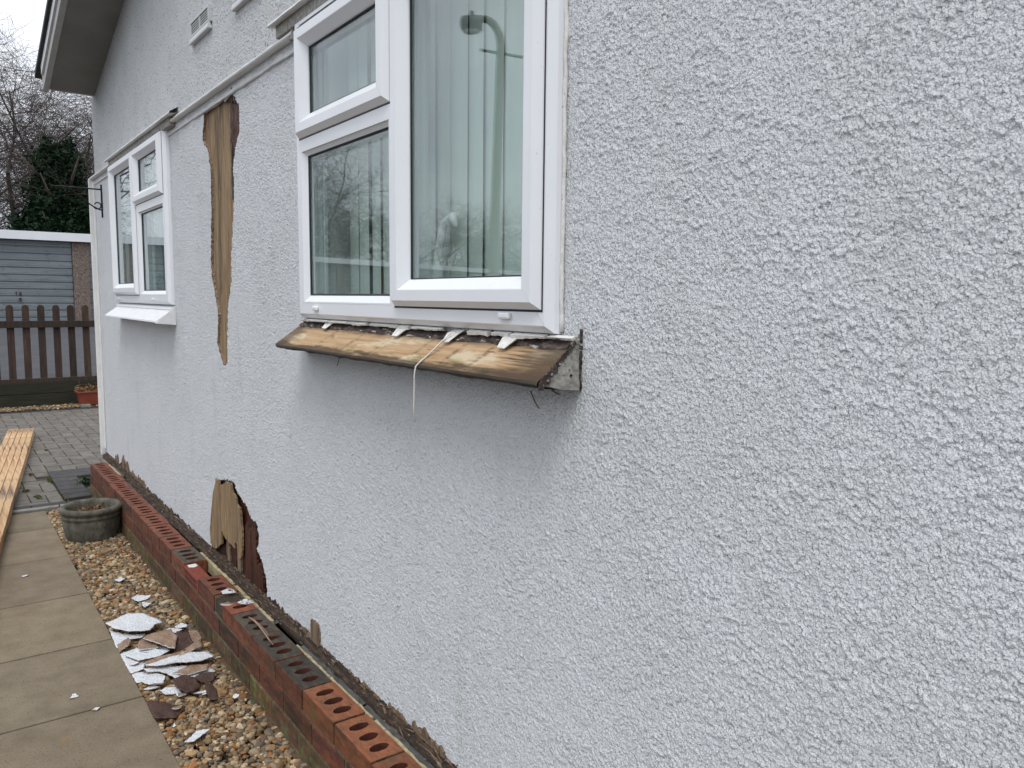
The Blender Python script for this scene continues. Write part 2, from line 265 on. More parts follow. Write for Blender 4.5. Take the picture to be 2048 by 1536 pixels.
# ---- noise
def h2(i, j, s):
    n = (i.astype(np.int64)*374761393 + j.astype(np.int64)*668265263 + s*1442695041) & 0x7fffffff
    n = ((n ^ (n >> 13))*1274126177) & 0x7fffffff; n = n ^ (n >> 16)
    return (n & 0xffff)/65535.0
def vnoise(x, y, s=0):
    i = np.floor(x); j = np.floor(y); fx = x-i; fy = y-j; fx = fx*fx*(3-2*fx); fy = fy*fy*(3-2*fy)
    return ((h2(i, j, s)*(1-fx)+h2(i+1, j, s)*fx)*(1-fy)+(h2(i, j+1, s)*(1-fx)+h2(i+1, j+1, s)*fx)*fy)*2-1
def fbm(x, y, s=0, o=4, g=.5):
    t = 0; amp = 1; tot = 0
    for k in range(o): t = t+amp*vnoise(x*2**k, y*2**k, s+17*k); tot += amp; amp *= g
    return t/tot
def flakes(y, z, cell, s, ex=1.0):
    """overlapping torn flakes: every cell is a little shingle whose lower lip stands out"""
    u = y/cell; v = z/(cell*ex); i0 = np.floor(u); j0 = np.floor(v); best = np.full(u.shape, 1e9); h = np.zeros(u.shape)
    for di in (-1, 0, 1):
        for dj in (-1, 0, 1):
            i = i0+di; j = j0+dj; su = i+.5+.9*(h2(i, j, s)-.5); sv = j+.5+.9*(h2(i, j, s+1)-.5)
            w = .8+.5*h2(i, j, s+2); d = ((u-su)**2+(v-sv)**2)*w; k = d < best; best = np.where(k, d, best)
            tl = (sv-v)*.42+(su-u)*(h2(i, j, s+3)-.4)*.5+(h2(i, j, s+4)-.5)*.75+((u-su)**2+(v-sv)**2)*1.25
            h = np.where(k, tl, h)
    return h
def stucco(y, z, amp=1.0):
    wy = y+.0030*fbm(y/.010, z/.010, 3, 3, .6)+.006*fbm(y/.03, z/.03, 4, 2); wz = z+.0030*fbm(y/.010, z/.010, 5, 3, .6)+.006*fbm(y/.03, z/.03, 8, 2)
    big = np.clip(fbm(y/.05, z/.05, 9, 3)*1.3+.45, 0, 1)
    h = 0.0016*big*flakes(wy, wz, .0125, 11, .9)+.0012*flakes(wy, wz, .0068, 21, .9)
    return amp*(h+.0010*fbm(y/.018, z/.018, 41, 3)+.0012*fbm(y/.11, z/.11, 51, 3)+.0004*vnoise(y/.003, z/.003, 61))
def inpoly(Y, Z, poly):
    c = np.zeros(Y.shape, bool); n = len(poly)
    for i in range(n):
        y1, z1 = poly[i]; y2, z2 = poly[(i+1) % n]
        if z1 == z2: continue
        k = ((z1 > Z) != (z2 > Z)) & (Y < (y2-y1)*(Z-z1)/(z2-z1)+y1); c ^= k
    return c
def gridmesh(X, Y, Z, keep=None):
    n, m = Y.shape; idx = np.arange(n*m).reshape(n, m)
    q = np.stack([idx[:-1, :-1], idx[1:, :-1], idx[1:, 1:], idx[:-1, 1:]], -1)
    if keep is not None:
        kk = keep[:-1, :-1] & keep[1:, :-1] & keep[1:, 1:] & keep[:-1, 1:]; q = q[kk]
    q = q.reshape(-1, 4); V = np.stack([X.ravel(), Y.ravel(), Z.ravel()], -1)
    used = np.zeros(len(V), bool); used[q.ravel()] = True; remap = np.cumsum(used)-1
    return raw(V[used], remap[q])

# ================================================================== SETTING: ground
zs = [(-400, -.06), (11.05, -.06), (11.12, -.06), (11.22, .26), (12, .32), (20.5, .66), (24, .70), (60, .9), (400, 1.2)]
xs = [-300, -40, -10, -3, 3, 10, 40, 300]
mb = MB(); mb.add([(x, y, z) for y, z in zs for x in xs], [(j*8+i, j*8+i+1, (j+1)*8+i+1, (j+1)*8+i) for j in range(len(zs)-1) for i in range(7)])
tag(mb.build('ground', 'asphalt'), kind='structure')
# earth under the gravel bed, beside the plinth
mb = MB(); mb.box(-.47, 0.0, -2, 5.7, -.058, -.022); tag(mb.build('gravel_bed_earth', 'soil'), kind='structure')
# concrete slab path
mb = MB(); ys = [-2.45, -1.85, -1.25, -.65, -.04, .56, 1.16, 1.76, 2.226, 2.813, 3.374, 3.976, 4.62, 5.245, 5.69]
for i in range(len(ys)-1):
    c = random.uniform(.88, 1.12); cc = (c, c*random.uniform(.98, 1.01), c*random.uniform(.94, 1.0)); t = random.uniform(-.002, .002)
    mb.box(-1.070, -.470, ys[i]+.0045, ys[i+1]-.0045, -.05, .006+t, cc)
    c *= random.uniform(.9, 1.1); mb.box(-1.678, -1.078, ys[i]+.0035, ys[i+1]-.0035, -.05, .006+t*.5, (c, c, c))
tag(mb.build('path', 'slab', bevel=.003, col=True), kind='structure')
mb = MB(); mb.box(-1.69, -.474, -2.5, 5.69, -.057, -.006); tag(mb.build('path_bedding', 'bedding'), kind='structure')
# block paving, 90 degree herringbone
mb = MB(); u = .1005; X0, Y0 = -.121, 7.77
def clipbox(x0, x1, y0, y1):
    out = [(x0, x1, y0, y1)]
    return out
for i in range(-42, 14):
    for j in range(-22, 32):
        s = (i+j) % 4
        if s == 0: bx = (X0+i*u, X0+(i+2)*u, Y0+j*u, Y0+(j+1)*u)
        elif s == 2: bx = (X0+i*u, X0+(i+1)*u, Y0+j*u, Y0+(j+2)*u)
        else: continue
        x0, x1, y0, y1 = bx; y0 = max(y0, 5.90); y1 = min(y1, 10.66)
        if y1-y0 < .02 or x0 < -4 or x1 > 1.3: continue
        if x1 > -.335 and y0 < 6.80 and x0 < 0.1:
            if y1 > 6.80: y0 = 6.80
            elif x0 < -.34: x1 = min(x1, -.338)
            else: continue
        if x1 > -.166 and y0 < 6.2: continue
        if y1-y0 < .015 or x1-x0 < .015: continue
        c = random.uniform(.84, 1.14); t = random.uniform(-.002, .002); gp = .0022+random.uniform(0, .0015)
        mb.box(x0+gp, x1-gp, y0+gp, y1-gp, -.05, .004+t, (c*1.01, c, c*random.uniform(.95, 1.0)), j=.0006)
tag(mb.build('block_paving', 'paver', bevel=.0035, col=True), kind='structure')
mb = MB(); mb.box(-4.05, 1.35, 5.69, 10.75, -.057, -.008); tag(mb.build('paving_bedding', 'bedding'), kind='structure')
mb = MB()
x = -4.0
while x < -.2: mb.box(x+.003, x+.2, 5.792, 5.893, -.05, .005, (1, 1, 1.05), j=.001); x += .204
x = -4.0
while x < 1.3: mb.box(x+.003, x+.2, 10.67, 10.76, -.05, .004, (.6, .6, .6), j=.001); x += .204
y = 5.93
while y < 6.79: mb.box(-.332, -.17 if y < 6.5 else -.02, y+.004, y+.136, -.05, .014, (random.uniform(.85, 1.15),)*3, j=.0015); y += .142
tag(mb.build('paving_border', 'paver_dark', bevel=.004, col=True), kind='structure')
mb = MB()
x = -4.0
while x < -.2: mb.box(x+.002, x+.9, 5.735, 5.785, -.05, .013, j=.001); x += .905
tag(mb.build('kerb', 'kerb', bevel=.006), kind='structure')
# moss tufts in joints
V = []; Fq = []
def leafquads(P, size, seed=1, up=0.0, asp=1.0):
    g = np.random.default_rng(seed); n = len(P); A = g.normal(size=(n, 3)); A[:, 2] += up; A /= np.linalg.norm(A, axis=1)[:, None]
    B = np.cross(A, g.normal(size=(n, 3))); B /= np.linalg.norm(B, axis=1)[:, None]; s = (size*g.uniform(.6, 1.3, n))[:, None]
    V = np.stack([P-A*s-B*s*.45*asp, P-A*s*.2+B*s*.0-B*s*.8*asp, P+A*s, P+A*s*0+B*s*.8*asp], 1).reshape(-1, 3)
    return V, np.arange(4*n).reshape(n, 4)
pts = []
for (cx, cy, sx, sy, n) in [(-.345, 6.62, .008, .09, 260), (-.52, 6.35, .010, .05, 120), (-.315, 6.0, .010, .09, 160), (-.47, 6.10, .009, .06, 120), (.03, 6.45, .012, .03, 60), (-.235, 7.93, .006, .05, 60), (-.44, 6.9, .008, .06, 80)]:
    pts.append(np.stack([rng.normal(cx, sx, n), rng.normal(cy, sy*.5, n), rng.uniform(.0, .012, n)], -1))
V, Fq = leafquads(np.concatenate(pts), .007, 3); tag(link('joint_moss', raw(V, Fq), 'moss'), kind='stuff')

# ---- gravel
def ico():
    bm = bmesh.new(); bmesh.ops.create_icosphere(bm, subdivisions=2, radius=1); v = np.array([q.co[:] for q in bm.verts]); f = np.array([[q.index for q in t.verts] for t in bm.faces]); bm.free(); return v, f
IV, IF = ico()
PAL = np.array([(.26, .17, .085), (.33, .25, .16), (.42, .36, .27), (.19, .12, .07), (.24, .22, .19), (.12, .10, .08), (.50, .46, .39), (.30, .15, .06), (.17, .16, .15), (.22, .17, .12), (.36, .28, .18)])
def stones(P, size, seed, flat=.6):
    g = np.random.default_rng(seed); n = len(P); k = len(IV)
    ax = g.normal(size=(n, 3)); ax[:, 2] *= .5; ax /= np.linalg.norm(ax, axis=1)[:, None]; ang = g.uniform(0, 6.28, n)
    sc = np.stack([g.uniform(.75, 1.35, n), g.uniform(.6, 1.0, n), g.uniform(.4, .8, n)*flat/.6], -1)*size[:, None]
    ph = g.uniform(0, 6.28, (n, 3)); fr = g.uniform(1.5, 3.2, (n, 3)); lump = 1+.13*(np.sin(IV[None, :, 0]*fr[:, :1]+ph[:, :1])+np.sin(IV[None, :, 1]*fr[:, 1:2]*1.4+ph[:, 1:2])+np.sin(IV[None, :, 2]*fr[:, 2:]*1.7+ph[:, 2:]))+g.uniform(-.07, .07, (n, k))
    Q = IV[None]*lump[..., None]; Q = np.sign(Q)*np.abs(Q)**.85*sc[:, None, :]
    c = np.cos(ang); s = np.sin(ang); yaw = np.stack([Q[..., 0]*c[:, None]-Q[..., 1]*s[:, None], Q[..., 0]*s[:, None]+Q[..., 1]*c[:, None], Q[..., 2]], -1)
    t = g.normal(0, .35, n); ct, st = np.cos(t)[:, None], np.sin(t)[:, None]
    Q = np.stack([yaw[..., 0], yaw[..., 1]*ct-yaw[..., 2]*st, yaw[..., 1]*st+yaw[..., 2]*ct], -1)+P[:, None, :]
    col = PAL[g.integers(0, len(PAL), n)]*g.uniform(.45, 1.15, (n, 1))*np.array([1.10, .96, .76])
    return Q.reshape(-1, 3), (IF[None]+np.arange(n)[:, None, None]*k).reshape(-1, 3), np.repeat(col, k, 0)
def bed(x0, x1, y0, y1, n, z0, seed, s0=.0085):
    g = np.random.default_rng(seed); x = g.uniform(x0, x1, n); y = g.uniform(y0, y1, n)
    lay = g.uniform(0, 1, n); z = z0-.016+.016*lay+.004*fbm(x/.08, y/.08, 5, 2)
    sz = s0*np.exp(g.normal(0, .28, n)); return stones(np.stack([x, y, z], -1), sz, seed+1)
a1 = bed(-.468, -.168, 1.0, 5.70, 15500, 0.0, 10)
tag(link('gravel', raw(*a1[:2], col=a1[2]), 'gravel', smooth=False), 'loose brown and cream pea gravel between slab path and brick plinth', kind='stuff')
a2 = bed(-4, 1.3, 10.80, 11.10, 5200, .02, 12, .010)
tag(link('gravel', raw(*a2[:2], col=a2[2]), 'gravel'), 'strip of yellow gravel at the foot of the picket fence', kind='stuff')

# ================================================================== HOUSE
house = empty('park_home', (2.0, 3.0, 0), 'white roughcast single storey home with rot holes and two white windows', 'house')
ZB = H-1.147                                 # bottom edge of the wall skin
W1 = (1.172, 2.452, H-.066, H+.86); W2 = (4.165, 5.60, H-.045, H+.84)
hole = [(3.492, .791), (3.375, .784), (3.234, .757), (3.206, .782), (3.158, .769), (3.148, .745), (3.097, .725), (3.091, .63), (3.152, .567), (3.183, .497), (3.178, .414), (3.204, .273), (3.238, .176), (3.249, .06), (3.295, -.019), (3.318, -.115), (3.333, -.27), (3.381, -.288), (3.465, -.203), (3.437, -.078), (3.496, .046), (3.525, .129), (3.489, .374), (3.486, .535), (3.52, .62), (3.59, .662), (3.584, .71), (3.548, .769)]
bhole = [(3.650, -1.16), (3.624, -1.017), (3.562, -.859), (3.504, -.808), (3.374, -.78), (3.292, -.775), (3.23, -.812), (3.144, -.834), (3.075, -.879), (3.006, -.886), (2.986, -.936), (3.014, -.994), (2.959, -1.018), (2.918, -1.073), (2.905, -1.16)]
hole = [(y, z+H) for y, z in hole]; bhole = [(y, z+H) for y, z in bhole]
# lower wall skin, true relief
yy = [-.6]
while yy[-1] < 6.37: yy.append(yy[-1]+.0015*min(3.0, max(1.0, .75+.42*max(yy[-1], 0))))
yy = np.array(yy); zz = np.arange(ZB-.012, H+.842, .00195); Y, Z = np.meshgrid(yy, zz, indexing='ij')
amp = np.ones_like(Y)
def sm(t): t = np.clip(t, 0, 1); return t*t*(3-2*t)
ds = np.maximum(np.maximum(1.12-Y, Y-2.55), 0); dz = (H-.165)-Z
amp *= 1-.62*np.exp(-(ds/.05)**2)*np.where(dz > -.02, np.exp(-(np.maximum(dz, 0)/.11)**2), 0)           # smoother render just under the timber sill
amp *= 1-.75*np.exp(-((Y-2.50)/.035)**2)*(Z > H-.1); amp *= 1-.6*np.exp(-((Y-1.155)/.012)**2)*(Z > H-.07)
amp *= 1-.5*np.exp(-((Z-(H+.80))/.03)**2)*(Y > 2.4)
X = -.0018-stucco(Y, Z, amp)-.0025*sm((Z-(H+.74))/.05)*(Y > 2.4)
wy = Y+.011*fbm(Y/.012, Z/.014, 71, 4, .7); wz = Z+.014*fbm(Y/.009, Z/.012, 72, 4, .7)
base_edge = ZB+.006*fbm(yy/.03, yy*0, 73, 4, .65)+.004*np.clip(fbm(yy/.012, yy*0, 74, 2), 0, 1)
for (yc, w, hgt) in [(5.95, .07, .035), (5.78, .05, .02), (5.6, .08, .05), (5.3, .10, .012), (5.12, .05, .010), (2.425, .014, .06), (2.55, .1, .01), (1.66, .06, .012), (1.85, .05, .010), (1.72, .04, .014)]:
    base_edge = base_edge+hgt*np.exp(-((yy-yc)/w)**4)
keep = Z > base_edge[:, None]
keep &= ~((Y > W1[0]) & (Y < W1[1]) & (Z > W1[2])); keep &= ~((Y > W2[0]) & (Y < W2[1]) & (Z > W2[2]))
for poly in (hole, bhole):
    y0 = min(q[0] for q in poly)-.05; y1 = max(q[0] for q in poly)+.05; ia, ib = np.searchsorted(yy, [y0, y1])
    keep[ia:ib] &= ~inpoly(wy[ia:ib], wz[ia:ib], poly)
link('wall', gridmesh(X, Y, Z, keep), 'stucco', house, smooth=True)
del X, Y, Z, keep, amp, wy, wz
# gable wall above the drip mould
RK = lambda y: H+1.346+.285*(6.06-y)         # height of the soffit along the rake
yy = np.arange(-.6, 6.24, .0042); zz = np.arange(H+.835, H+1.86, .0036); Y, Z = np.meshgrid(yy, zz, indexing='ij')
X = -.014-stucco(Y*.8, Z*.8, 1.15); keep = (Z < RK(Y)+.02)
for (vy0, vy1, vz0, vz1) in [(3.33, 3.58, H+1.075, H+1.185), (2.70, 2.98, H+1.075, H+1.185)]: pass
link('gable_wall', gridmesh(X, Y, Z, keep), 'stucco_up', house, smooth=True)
mb = MB(); mb.add([(-.0135, 6.235, H+.835), (-.0135, 6.235, RK(6.235)), (4.0, 6.235, RK(6.235)), (4.0, 6.235, H+.835), (.0, 6.38, ZB), (.0, 6.38, H+.85), (4.0, 6.38, H+.85), (4.0, 6.38, ZB)], [(0, 1, 2, 3), (4, 5, 6, 7)])
mb.add([(4, 6.38, ZB), (4, 6.38, H+1.2), (4, -4, H+1.2), (4, -4, ZB)], [(0, 1, 2, 3)])
mb.add([(.0, -4, ZB), (.0, -4, H+1.2), (4, -4, H+1.2), (4, -4, ZB)], [(0, 1, 2, 3)])
mb.add([(.0, -4, ZB), (.0, -4, H+1.9), (0, -.6, H+1.9), (0, -.6, ZB)], [(0, 1, 2, 3)])
mb.add([(0, 6.235, H+.84), (0, 6.38, H+.84), (4, 6.38, H+.84), (4, 6.235, H+.84)], [(0, 1, 2, 3)])
mb.build('outer_wall', 'stucco', house)
# dark inside: floor, studs space and room
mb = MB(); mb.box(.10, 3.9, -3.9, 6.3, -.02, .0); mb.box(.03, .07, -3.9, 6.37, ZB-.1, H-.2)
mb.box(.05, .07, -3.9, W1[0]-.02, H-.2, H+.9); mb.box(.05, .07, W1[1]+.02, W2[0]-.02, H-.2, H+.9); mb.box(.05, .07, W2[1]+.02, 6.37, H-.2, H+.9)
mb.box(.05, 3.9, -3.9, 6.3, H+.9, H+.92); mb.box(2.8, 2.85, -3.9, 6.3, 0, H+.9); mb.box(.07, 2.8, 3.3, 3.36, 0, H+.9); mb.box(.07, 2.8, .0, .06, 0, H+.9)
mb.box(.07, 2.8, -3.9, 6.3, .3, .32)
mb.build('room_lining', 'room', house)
# corner trim (vertical cover board at the far corner)
mb = MB()
for k in range(24):
    z0 = ZB+.04+k*(H+.80-ZB-.04)/24; z1 = ZB+.04+(k+1)*(H+.80-ZB-.04)/24
mb.box(-.034, -.004, 6.382, 6.415, ZB-.02, H+.815, j=.001); mb.box(-.012, -.002, 6.335, 6.381, ZB+.03, H+.80, j=.001)
mb.build('corner_trim', 'trim', house, bevel=.003)
# drip mould between the walls, the cove strip below it
def along(name, prof, y0, y1, matn, step=.03, wob=.0008, parent=house, sm_=True, jag=None):
    n = max(2, int((y1-y0)/step)); ys = np.linspace(y0, y1, n); P = np.array(prof); k = len(P)
    V = np.zeros((n, k, 3)); V[..., 1] = ys[:, None]; V[..., 0] = P[None, :, 0]; V[..., 2] = P[None, :, 1]
    V[..., 0] += wob*fbm(ys[:, None]/.05+np.zeros((1, k)), np.arange(k)[None]*3.1+0*ys[:, None], 81, 3)*2
    V[..., 2] += wob*fbm(ys[:, None]/.05+np.zeros((1, k)), np.arange(k)[None]*3.1+0*ys[:, None], 83, 3)*2
    if jag is not None: V += jag(V)
    idx = np.arange(n*k).reshape(n, k); q = np.stack([idx[:-1, :-1], idx[1:, :-1], idx[1:, 1:], idx[:-1, 1:]], -1).reshape(-1, 4)
    return link(name, raw(V.reshape(-1, 3), q), matn, parent, smooth=sm_)
dz = H+.822
mould = [(-.012, dz+.010), (-.022, dz+.007), (-.029, dz+.001), (-.030, dz-.006), (-.026, dz-.010), (-.018, dz-.011), (-.001, dz-.010)]
along('drip_mould', mould, 2.475, 4.17, 'trim', wob=.0012); along('drip_mould', mould, 5.60, 6.42, 'trim')
cove = [(-.001, dz-.011), (-.004, dz-.030), (-.010, dz-.046), (-.008, dz-.052), (.004, dz-.052)]
along('cove_strip', cove, 2.475, 4.17, 'smooth_paint', wob=.0025); along('cove_strip', cove, 5.60, 6.38, 'smooth_paint')
# hoods over the windows
def hood(y0, y1, zt):
    pr = [(-.012, zt+.030), (-.052, zt+.006), (-.056, zt-.002), (-.050, zt-.004), (-.006, zt+.004)]
    o = along('window_hood', pr, y0, y1, 'trim', wob=.0009, sm_=False)
    mb = MB(); mb.box(-.034, -.004, y0+.10, y1-.02, zt-.040, zt+.002, j=.001); f = mb.build('hood_fillet', 'renderbare', o, bevel=.003)
    return o
hood(3.93, 5.62, H+.836); hood(1.0, 2.62, H+.868)
mb = MB(); mb.box(-.030, -.002, 2.462, 2.50, H+.80, H+.865, j=.003); mb.build('broken_hood_end', 'renderbare', house, bevel=.003)
# soffit, bargeboard, tiles
def rakebox(mb, x0, x1, o0, o1, y0, y1, c=(1, 1, 1)):
    z = lambda y: RK(y)
    mb.add([(x, y, z(y)+o) for x in (x0, x1) for y in (y0, y1) for o in (o0, o1)], [(0, 1, 3, 2), (4, 6, 7, 5), (0, 4, 5, 1), (2, 3, 7, 6), (0, 2, 6, 4), (1, 5, 7, 3)], c)
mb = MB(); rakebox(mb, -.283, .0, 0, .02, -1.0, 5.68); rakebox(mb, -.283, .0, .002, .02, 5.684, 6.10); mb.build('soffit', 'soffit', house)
mb = MB(); rakebox(mb, -.318, -.285, -.022, .10, -1.0, 5.60); rakebox(mb, -.318, -.285, -.022, .10, 5.603, 6.10); bb = mb.build('bargeboard', 'barge', house, bevel=.002)
mb = MB(); rakebox(mb, -.330, -.3185, .045, .105, -1.0, 6.02); mb.build('cover_strip', 'fascia', bb)
mb = MB(); y = 6.20
while y > -1.0:
    rakebox(mb, -.350, 4.3, .106, .140, y-.33, y-.003); y -= .33
mb.build('roof', 'tile', house, bevel=.003)
mb = MB(); mb.box(-.27, 4.2, 6.10, 6.13, RK(6.1)+.002, RK(6.1)+.10); mb.build('eaves_fascia', 'barge', house)
# air vents
def vent(y0, y1, z0, z1):
    xw = -.0225
    mb = MB(); w = .010
    mb.box(xw-.006, xw+.01, y0, y1, z1-w, z1); mb.box(xw-.006, xw+.01, y0, y1, z0+.028, z0+.034); mb.box(xw-.006, xw+.01, y0, y0+w, z0+.034, z1-w); mb.box(xw-.006, xw+.01, y1-w, y1, z0+.034, z1-w)
    mb.box(xw-.005, xw+.01, (y0+y1)/2-.004, (y0+y1)/2+.004, z0+.034, z1-w)
    mb.add([(xw-.004, y0-.004, z0+.028), (xw-.004, y1+.004, z0+.028), (xw-.011, y1+.004, z0+.006), (xw-.011, y0-.004, z0+.006), (xw-.010, y1+.004, z0), (xw-.010, y0-.004, z0), (xw+.01, y1+.004, z0), (xw+.01, y0-.004, z0)],
           [(0, 1, 2, 3), (3, 2, 4, 5), (5, 4, 6, 7), (1, 6, 4, 2), (0, 3, 5, 7)])
    v = mb.build('air_vent', 'ventplastic', house)
    mb = MB(); n = 5; zz0 = z0+.036; dz_ = (z1-w-zz0)/n
    for k in range(n): mb.box(xw-.003, xw-.001, y0+w, y1-w, zz0+k*dz_+dz_*.0, zz0+k*dz_+dz_*.36)
    mb.build('louvres', 'ventplastic', v)
    mb = MB(); mb.box(xw-.0005, xw+.012, y0+.004, y1-.004, z0+.03, z1-.004); mb.build('vent_opening', 'black', v)
vent(3.36, 3.635, H+1.063, H+1.155); vent(2.76, 3.05, H+1.040, H+1.132)

# ---- windows
def ring(name, y0, y1, z0, z1, prof, matn, parent, gap=.0003):
    """mitred frame: prof = [(inset, x), ...]; four members with hairline mitre joints"""
    V = []; Fq = []
    for side in range(4):
        for (t, x) in prof:
            a_, b_, c_, d_ = y0+t, y1-t, z0+t, z1-t
            if side == 0: e = [(x, a_+gap, c_), (x, b_-gap, c_)]
            elif side == 1: e = [(x, b_, c_+gap), (x, b_, d_-gap)]
            elif side == 2: e = [(x, b_-gap, d_), (x, a_+gap, d_)]
            else: e = [(x, a_, d_-gap), (x, a_, c_+gap)]
            V += e
        b0 = side*2*len(prof)
        for i in range(len(prof)-1): Fq.append((b0+2*i, b0+2*i+1, b0+2*i+3, b0+2*i+2))
    return link(name, raw(V, Fq), matn, parent)
def glazing(parent, y0, y1, z0, z1, xg):
    for nm, xx in (('glass_pane', xg), ('inner_glass_pane', xg+.018)):
        mb = MB(); mb.add([(xx, y0, z0), (xx, y1, z0), (xx, y1, z1), (xx, y0, z1)], [(0, 1, 2, 3)]); mb.build(nm, 'glass', parent)
    ring('gasket_and_gap_shade', y0-.001, y1+.001, z0-.001, z1+.001, [(-.001, xg-.0055), (.0035, xg-.004), (.0045, xg-.0006)], 'gasket_and_gap_shade', parent, 0)
    ring('spacer_bar', y0, y1, z0, z1, [(.010, xg+.003), (.010, xg+.016)], 'spacer', parent, 0)
def sash(parent, y0, y1, z0, z1, xf=-.052, xb=-.028, name='sash', ins=.066, xg=-.020):
    s = ring(name, y0, y1, z0, z1, [(.002, xb+.012), (.002, xb), (.0, xb-.004), (.001, xb-.008), (.015, xf), (.040, xf), (.042, xf+.0008), (ins-.002, xf+.021), (ins, xf+.024), (ins, xg)], 'upvc', parent)
    ring('gasket_and_gap_shade', y0, y1, z0, z1, [(-.0038, XF-.0007), (.002, XF-.0007)], 'gasket_and_gap_shade', s, 0)  # black ring painted in for the shadow gap between sash and frame
    glazing(s, y0+ins, y1-ins, z0+ins, z1-ins, xg); return s
XF = -.033
def fixed(parent, y0, y1, z0, z1, xf=-.033, xg=-.014, ins=.025, name='fixed_light'):
    s = ring(name, y0, y1, z0, z1, [(-.001, xf+.004), (.0, xf-.0005), (.004, xf-.0005), (ins-.002, xf+.014), (ins, xf+.016), (ins, xg)], 'upvc', parent)
    glazing(s, y0+ins, y1-ins, z0+ins, z1-ins, xg); return s
XF = -.033
def outer_frame(y0, y1, z0, z1, name='window'):
    return ring(name, y0, y1, z0, z1, [(0, .05), (0, XF+.024), (.002, XF+.014), (.014, XF+.001), (.016, XF), (.052, XF), (.052, .05)], 'upvc', house)
# window one: tall opening sash near, small top sash over a fixed light far
fw = outer_frame(1.172, 2.452, H-.067, H+.872)
mb = MB(); mb.box(XF-.0002, .045, 1.762, 1.818, H-.02, H+.83); mb.box(XF-.0004, .045, 1.817, 2.41, H+.444, H+.492); mb.build('mullion', 'upvc', fw)
sash(fw, 1.196, 1.792, H-.021, H+.812)
sash(fw, 1.812, 2.412, H+.484, H+.812)
fixed(fw, 1.817, 2.404, H-.018, H+.455)
# drainage caps
for yc in (2.30, 1.312):
    mb = MB(); w_ = .019 if yc < 2 else .017; mb.box(XF-.010, XF-.0004, yc-w_, yc+w_, H-.041, H-.027); mb.build('drainage_cap', 'upvc', fw, bevel=.004)
along_v = [(-.006+random.uniform(-.001, .001), 1.168+random.uniform(-.0012, .0012), z_) for z_ in np.arange(H-.062, H+.86, .02)]
mb = MB(); mb.tube(along_v, [.0042+random.uniform(-.0006, .0008) for _ in along_v], 8); mb.build('sealant_bead', 'sealant', fw, smooth=True)
# window two: tall sash far, small top sash over a fixed light near
fw2 = outer_frame(4.165, 5.60, H-.045, H+.845)
mb = MB(); mb.box(XF-.0002, .045, 4.80, 4.86, H+.0, H+.81); mb.box(XF-.0004, .045, 4.20, 4.80, H+.455, H+.505); mb.build('mullion', 'upvc', fw2)
sash(fw2, 4.842, 5.545, H+.003, H+.800)
sash(fw2, 4.195, 4.845, H+.498, H+.800)
fixed(fw2, 4.21, 4.80, H+.003, H+.470)
for yc in (4.50, 5.42):
    mb = MB(); mb.box(XF-.009, XF-.0004, yc-.02, yc+.02, H-.026, H-.014); mb.build('drainage_cap', 'upvc', fw2, bevel=.003)
# reveals and blinds
for (y0, y1, z0, z1, f_) in ((1.2, 2.43, H-.05, H+.88, fw), (4.19, 5.58, H-.03, H+.88, fw2)):
    mb = MB(); mb.box(.05, .20, y0, y0+.012, z0, z1); mb.box(.05, .20, y1-.012, y1, z0, z1); mb.box(.05, .22, y0, y1, z0-.01, z0); mb.build('reveal', 'reveal', f_)
def blinds(y0, y1, z0, z1, x0, pitch, ang, f_, matn='blind'):
    mb = MB(); y = y0
    while y < y1:
        a_ = ang+random.uniform(-.10, .10); w_ = pitch*.56; n = 6; vs = []
        dxo = random.uniform(-.003, .003)
        for z in np.linspace(z0, z1, 5):
            tw = random.uniform(-.01, .01)
            for k in range(n+1):
                t = (k/n-.5)*2; b_ = .006*(1-t*t)
                vs.append((x0+dxo+math.sin(a_+tw)*w_*t-b_*math.cos(a_), y+math.cos(a_+tw)*w_*t+b_*math.sin(a_), z))
        fs = [(j*(n+1)+k, j*(n+1)+k+1, (j+1)*(n+1)+k+1, (j+1)*(n+1)+k) for j in range(4) for k in range(n)]
        mb.add(vs, fs); y += pitch
    b = mb.build('vertical_blind', matn, f_, smooth=True); return b
blinds(1.17, 2.40, H-.03, H+.86, .105, .077, .13, fw); blinds(4.2, 5.5, H+.0, H+.86, .105, .077, .13, fw2)
mb = MB()
pts_ = [(.068, 1.985, H-.045), (.068, 1.99, H+.05), (.068, 1.985, H+.12), (.068, 1.955, H+.19), (.068, 1.915, H+.20), (.068, 1.90, H+.175)]
mb.tube(pts_, [.020, .016, .012, .010, .012, .005], 12)
o = mb.build('curved_ornament', 'ornament', smooth=True, loc=(.068, 1.985, H-.045))
for v in o.data.vertices: v.co.y -= .235; 
tag(o, 'white curved ornament standing just inside the near window glass', 'ornament')

# ---- sill of window one: bare rotten timber on a render wedge
zt = H-.082; ns = (-.103, H-.150)
n = 620; m_ = 60; ys = np.linspace(1.118, 2.475, n); Y, T = np.meshgrid(ys, np.linspace(0, 1, m_), indexing='ij')
gr = .0012*fbm(Y/.10, T/.06, 91, 4, .6)+.0007*fbm(Y/.03, T/.02, 92, 3)
X = -.006+(ns[0]+.006)*T-gr*.4; Z = zt+(ns[1]-zt)*T+gr
me = gridmesh(X, Y, Z); q1 = fbm(Y/.09, T/.12, 95, 5, .6); q2 = fbm(Y/.035, T/.05, 96, 4, .6); q3 = fbm(Y/.16, T/.035, 97, 4, .6)
st = np.clip((T-.80+.16*q1+.05*q2)/.10, 0, 1)                                   # wet dark band along the nose
e1 = np.clip((1.29-Y+.10*q3+.03*q1)/.06, 0, 1)*np.clip(.80+.75*q3+.7*np.clip((1.19-Y)/.06, 0, 1), 0, 1); e2 = np.clip((Y-2.36+.05*q1)/.06, 0, 1)*.75
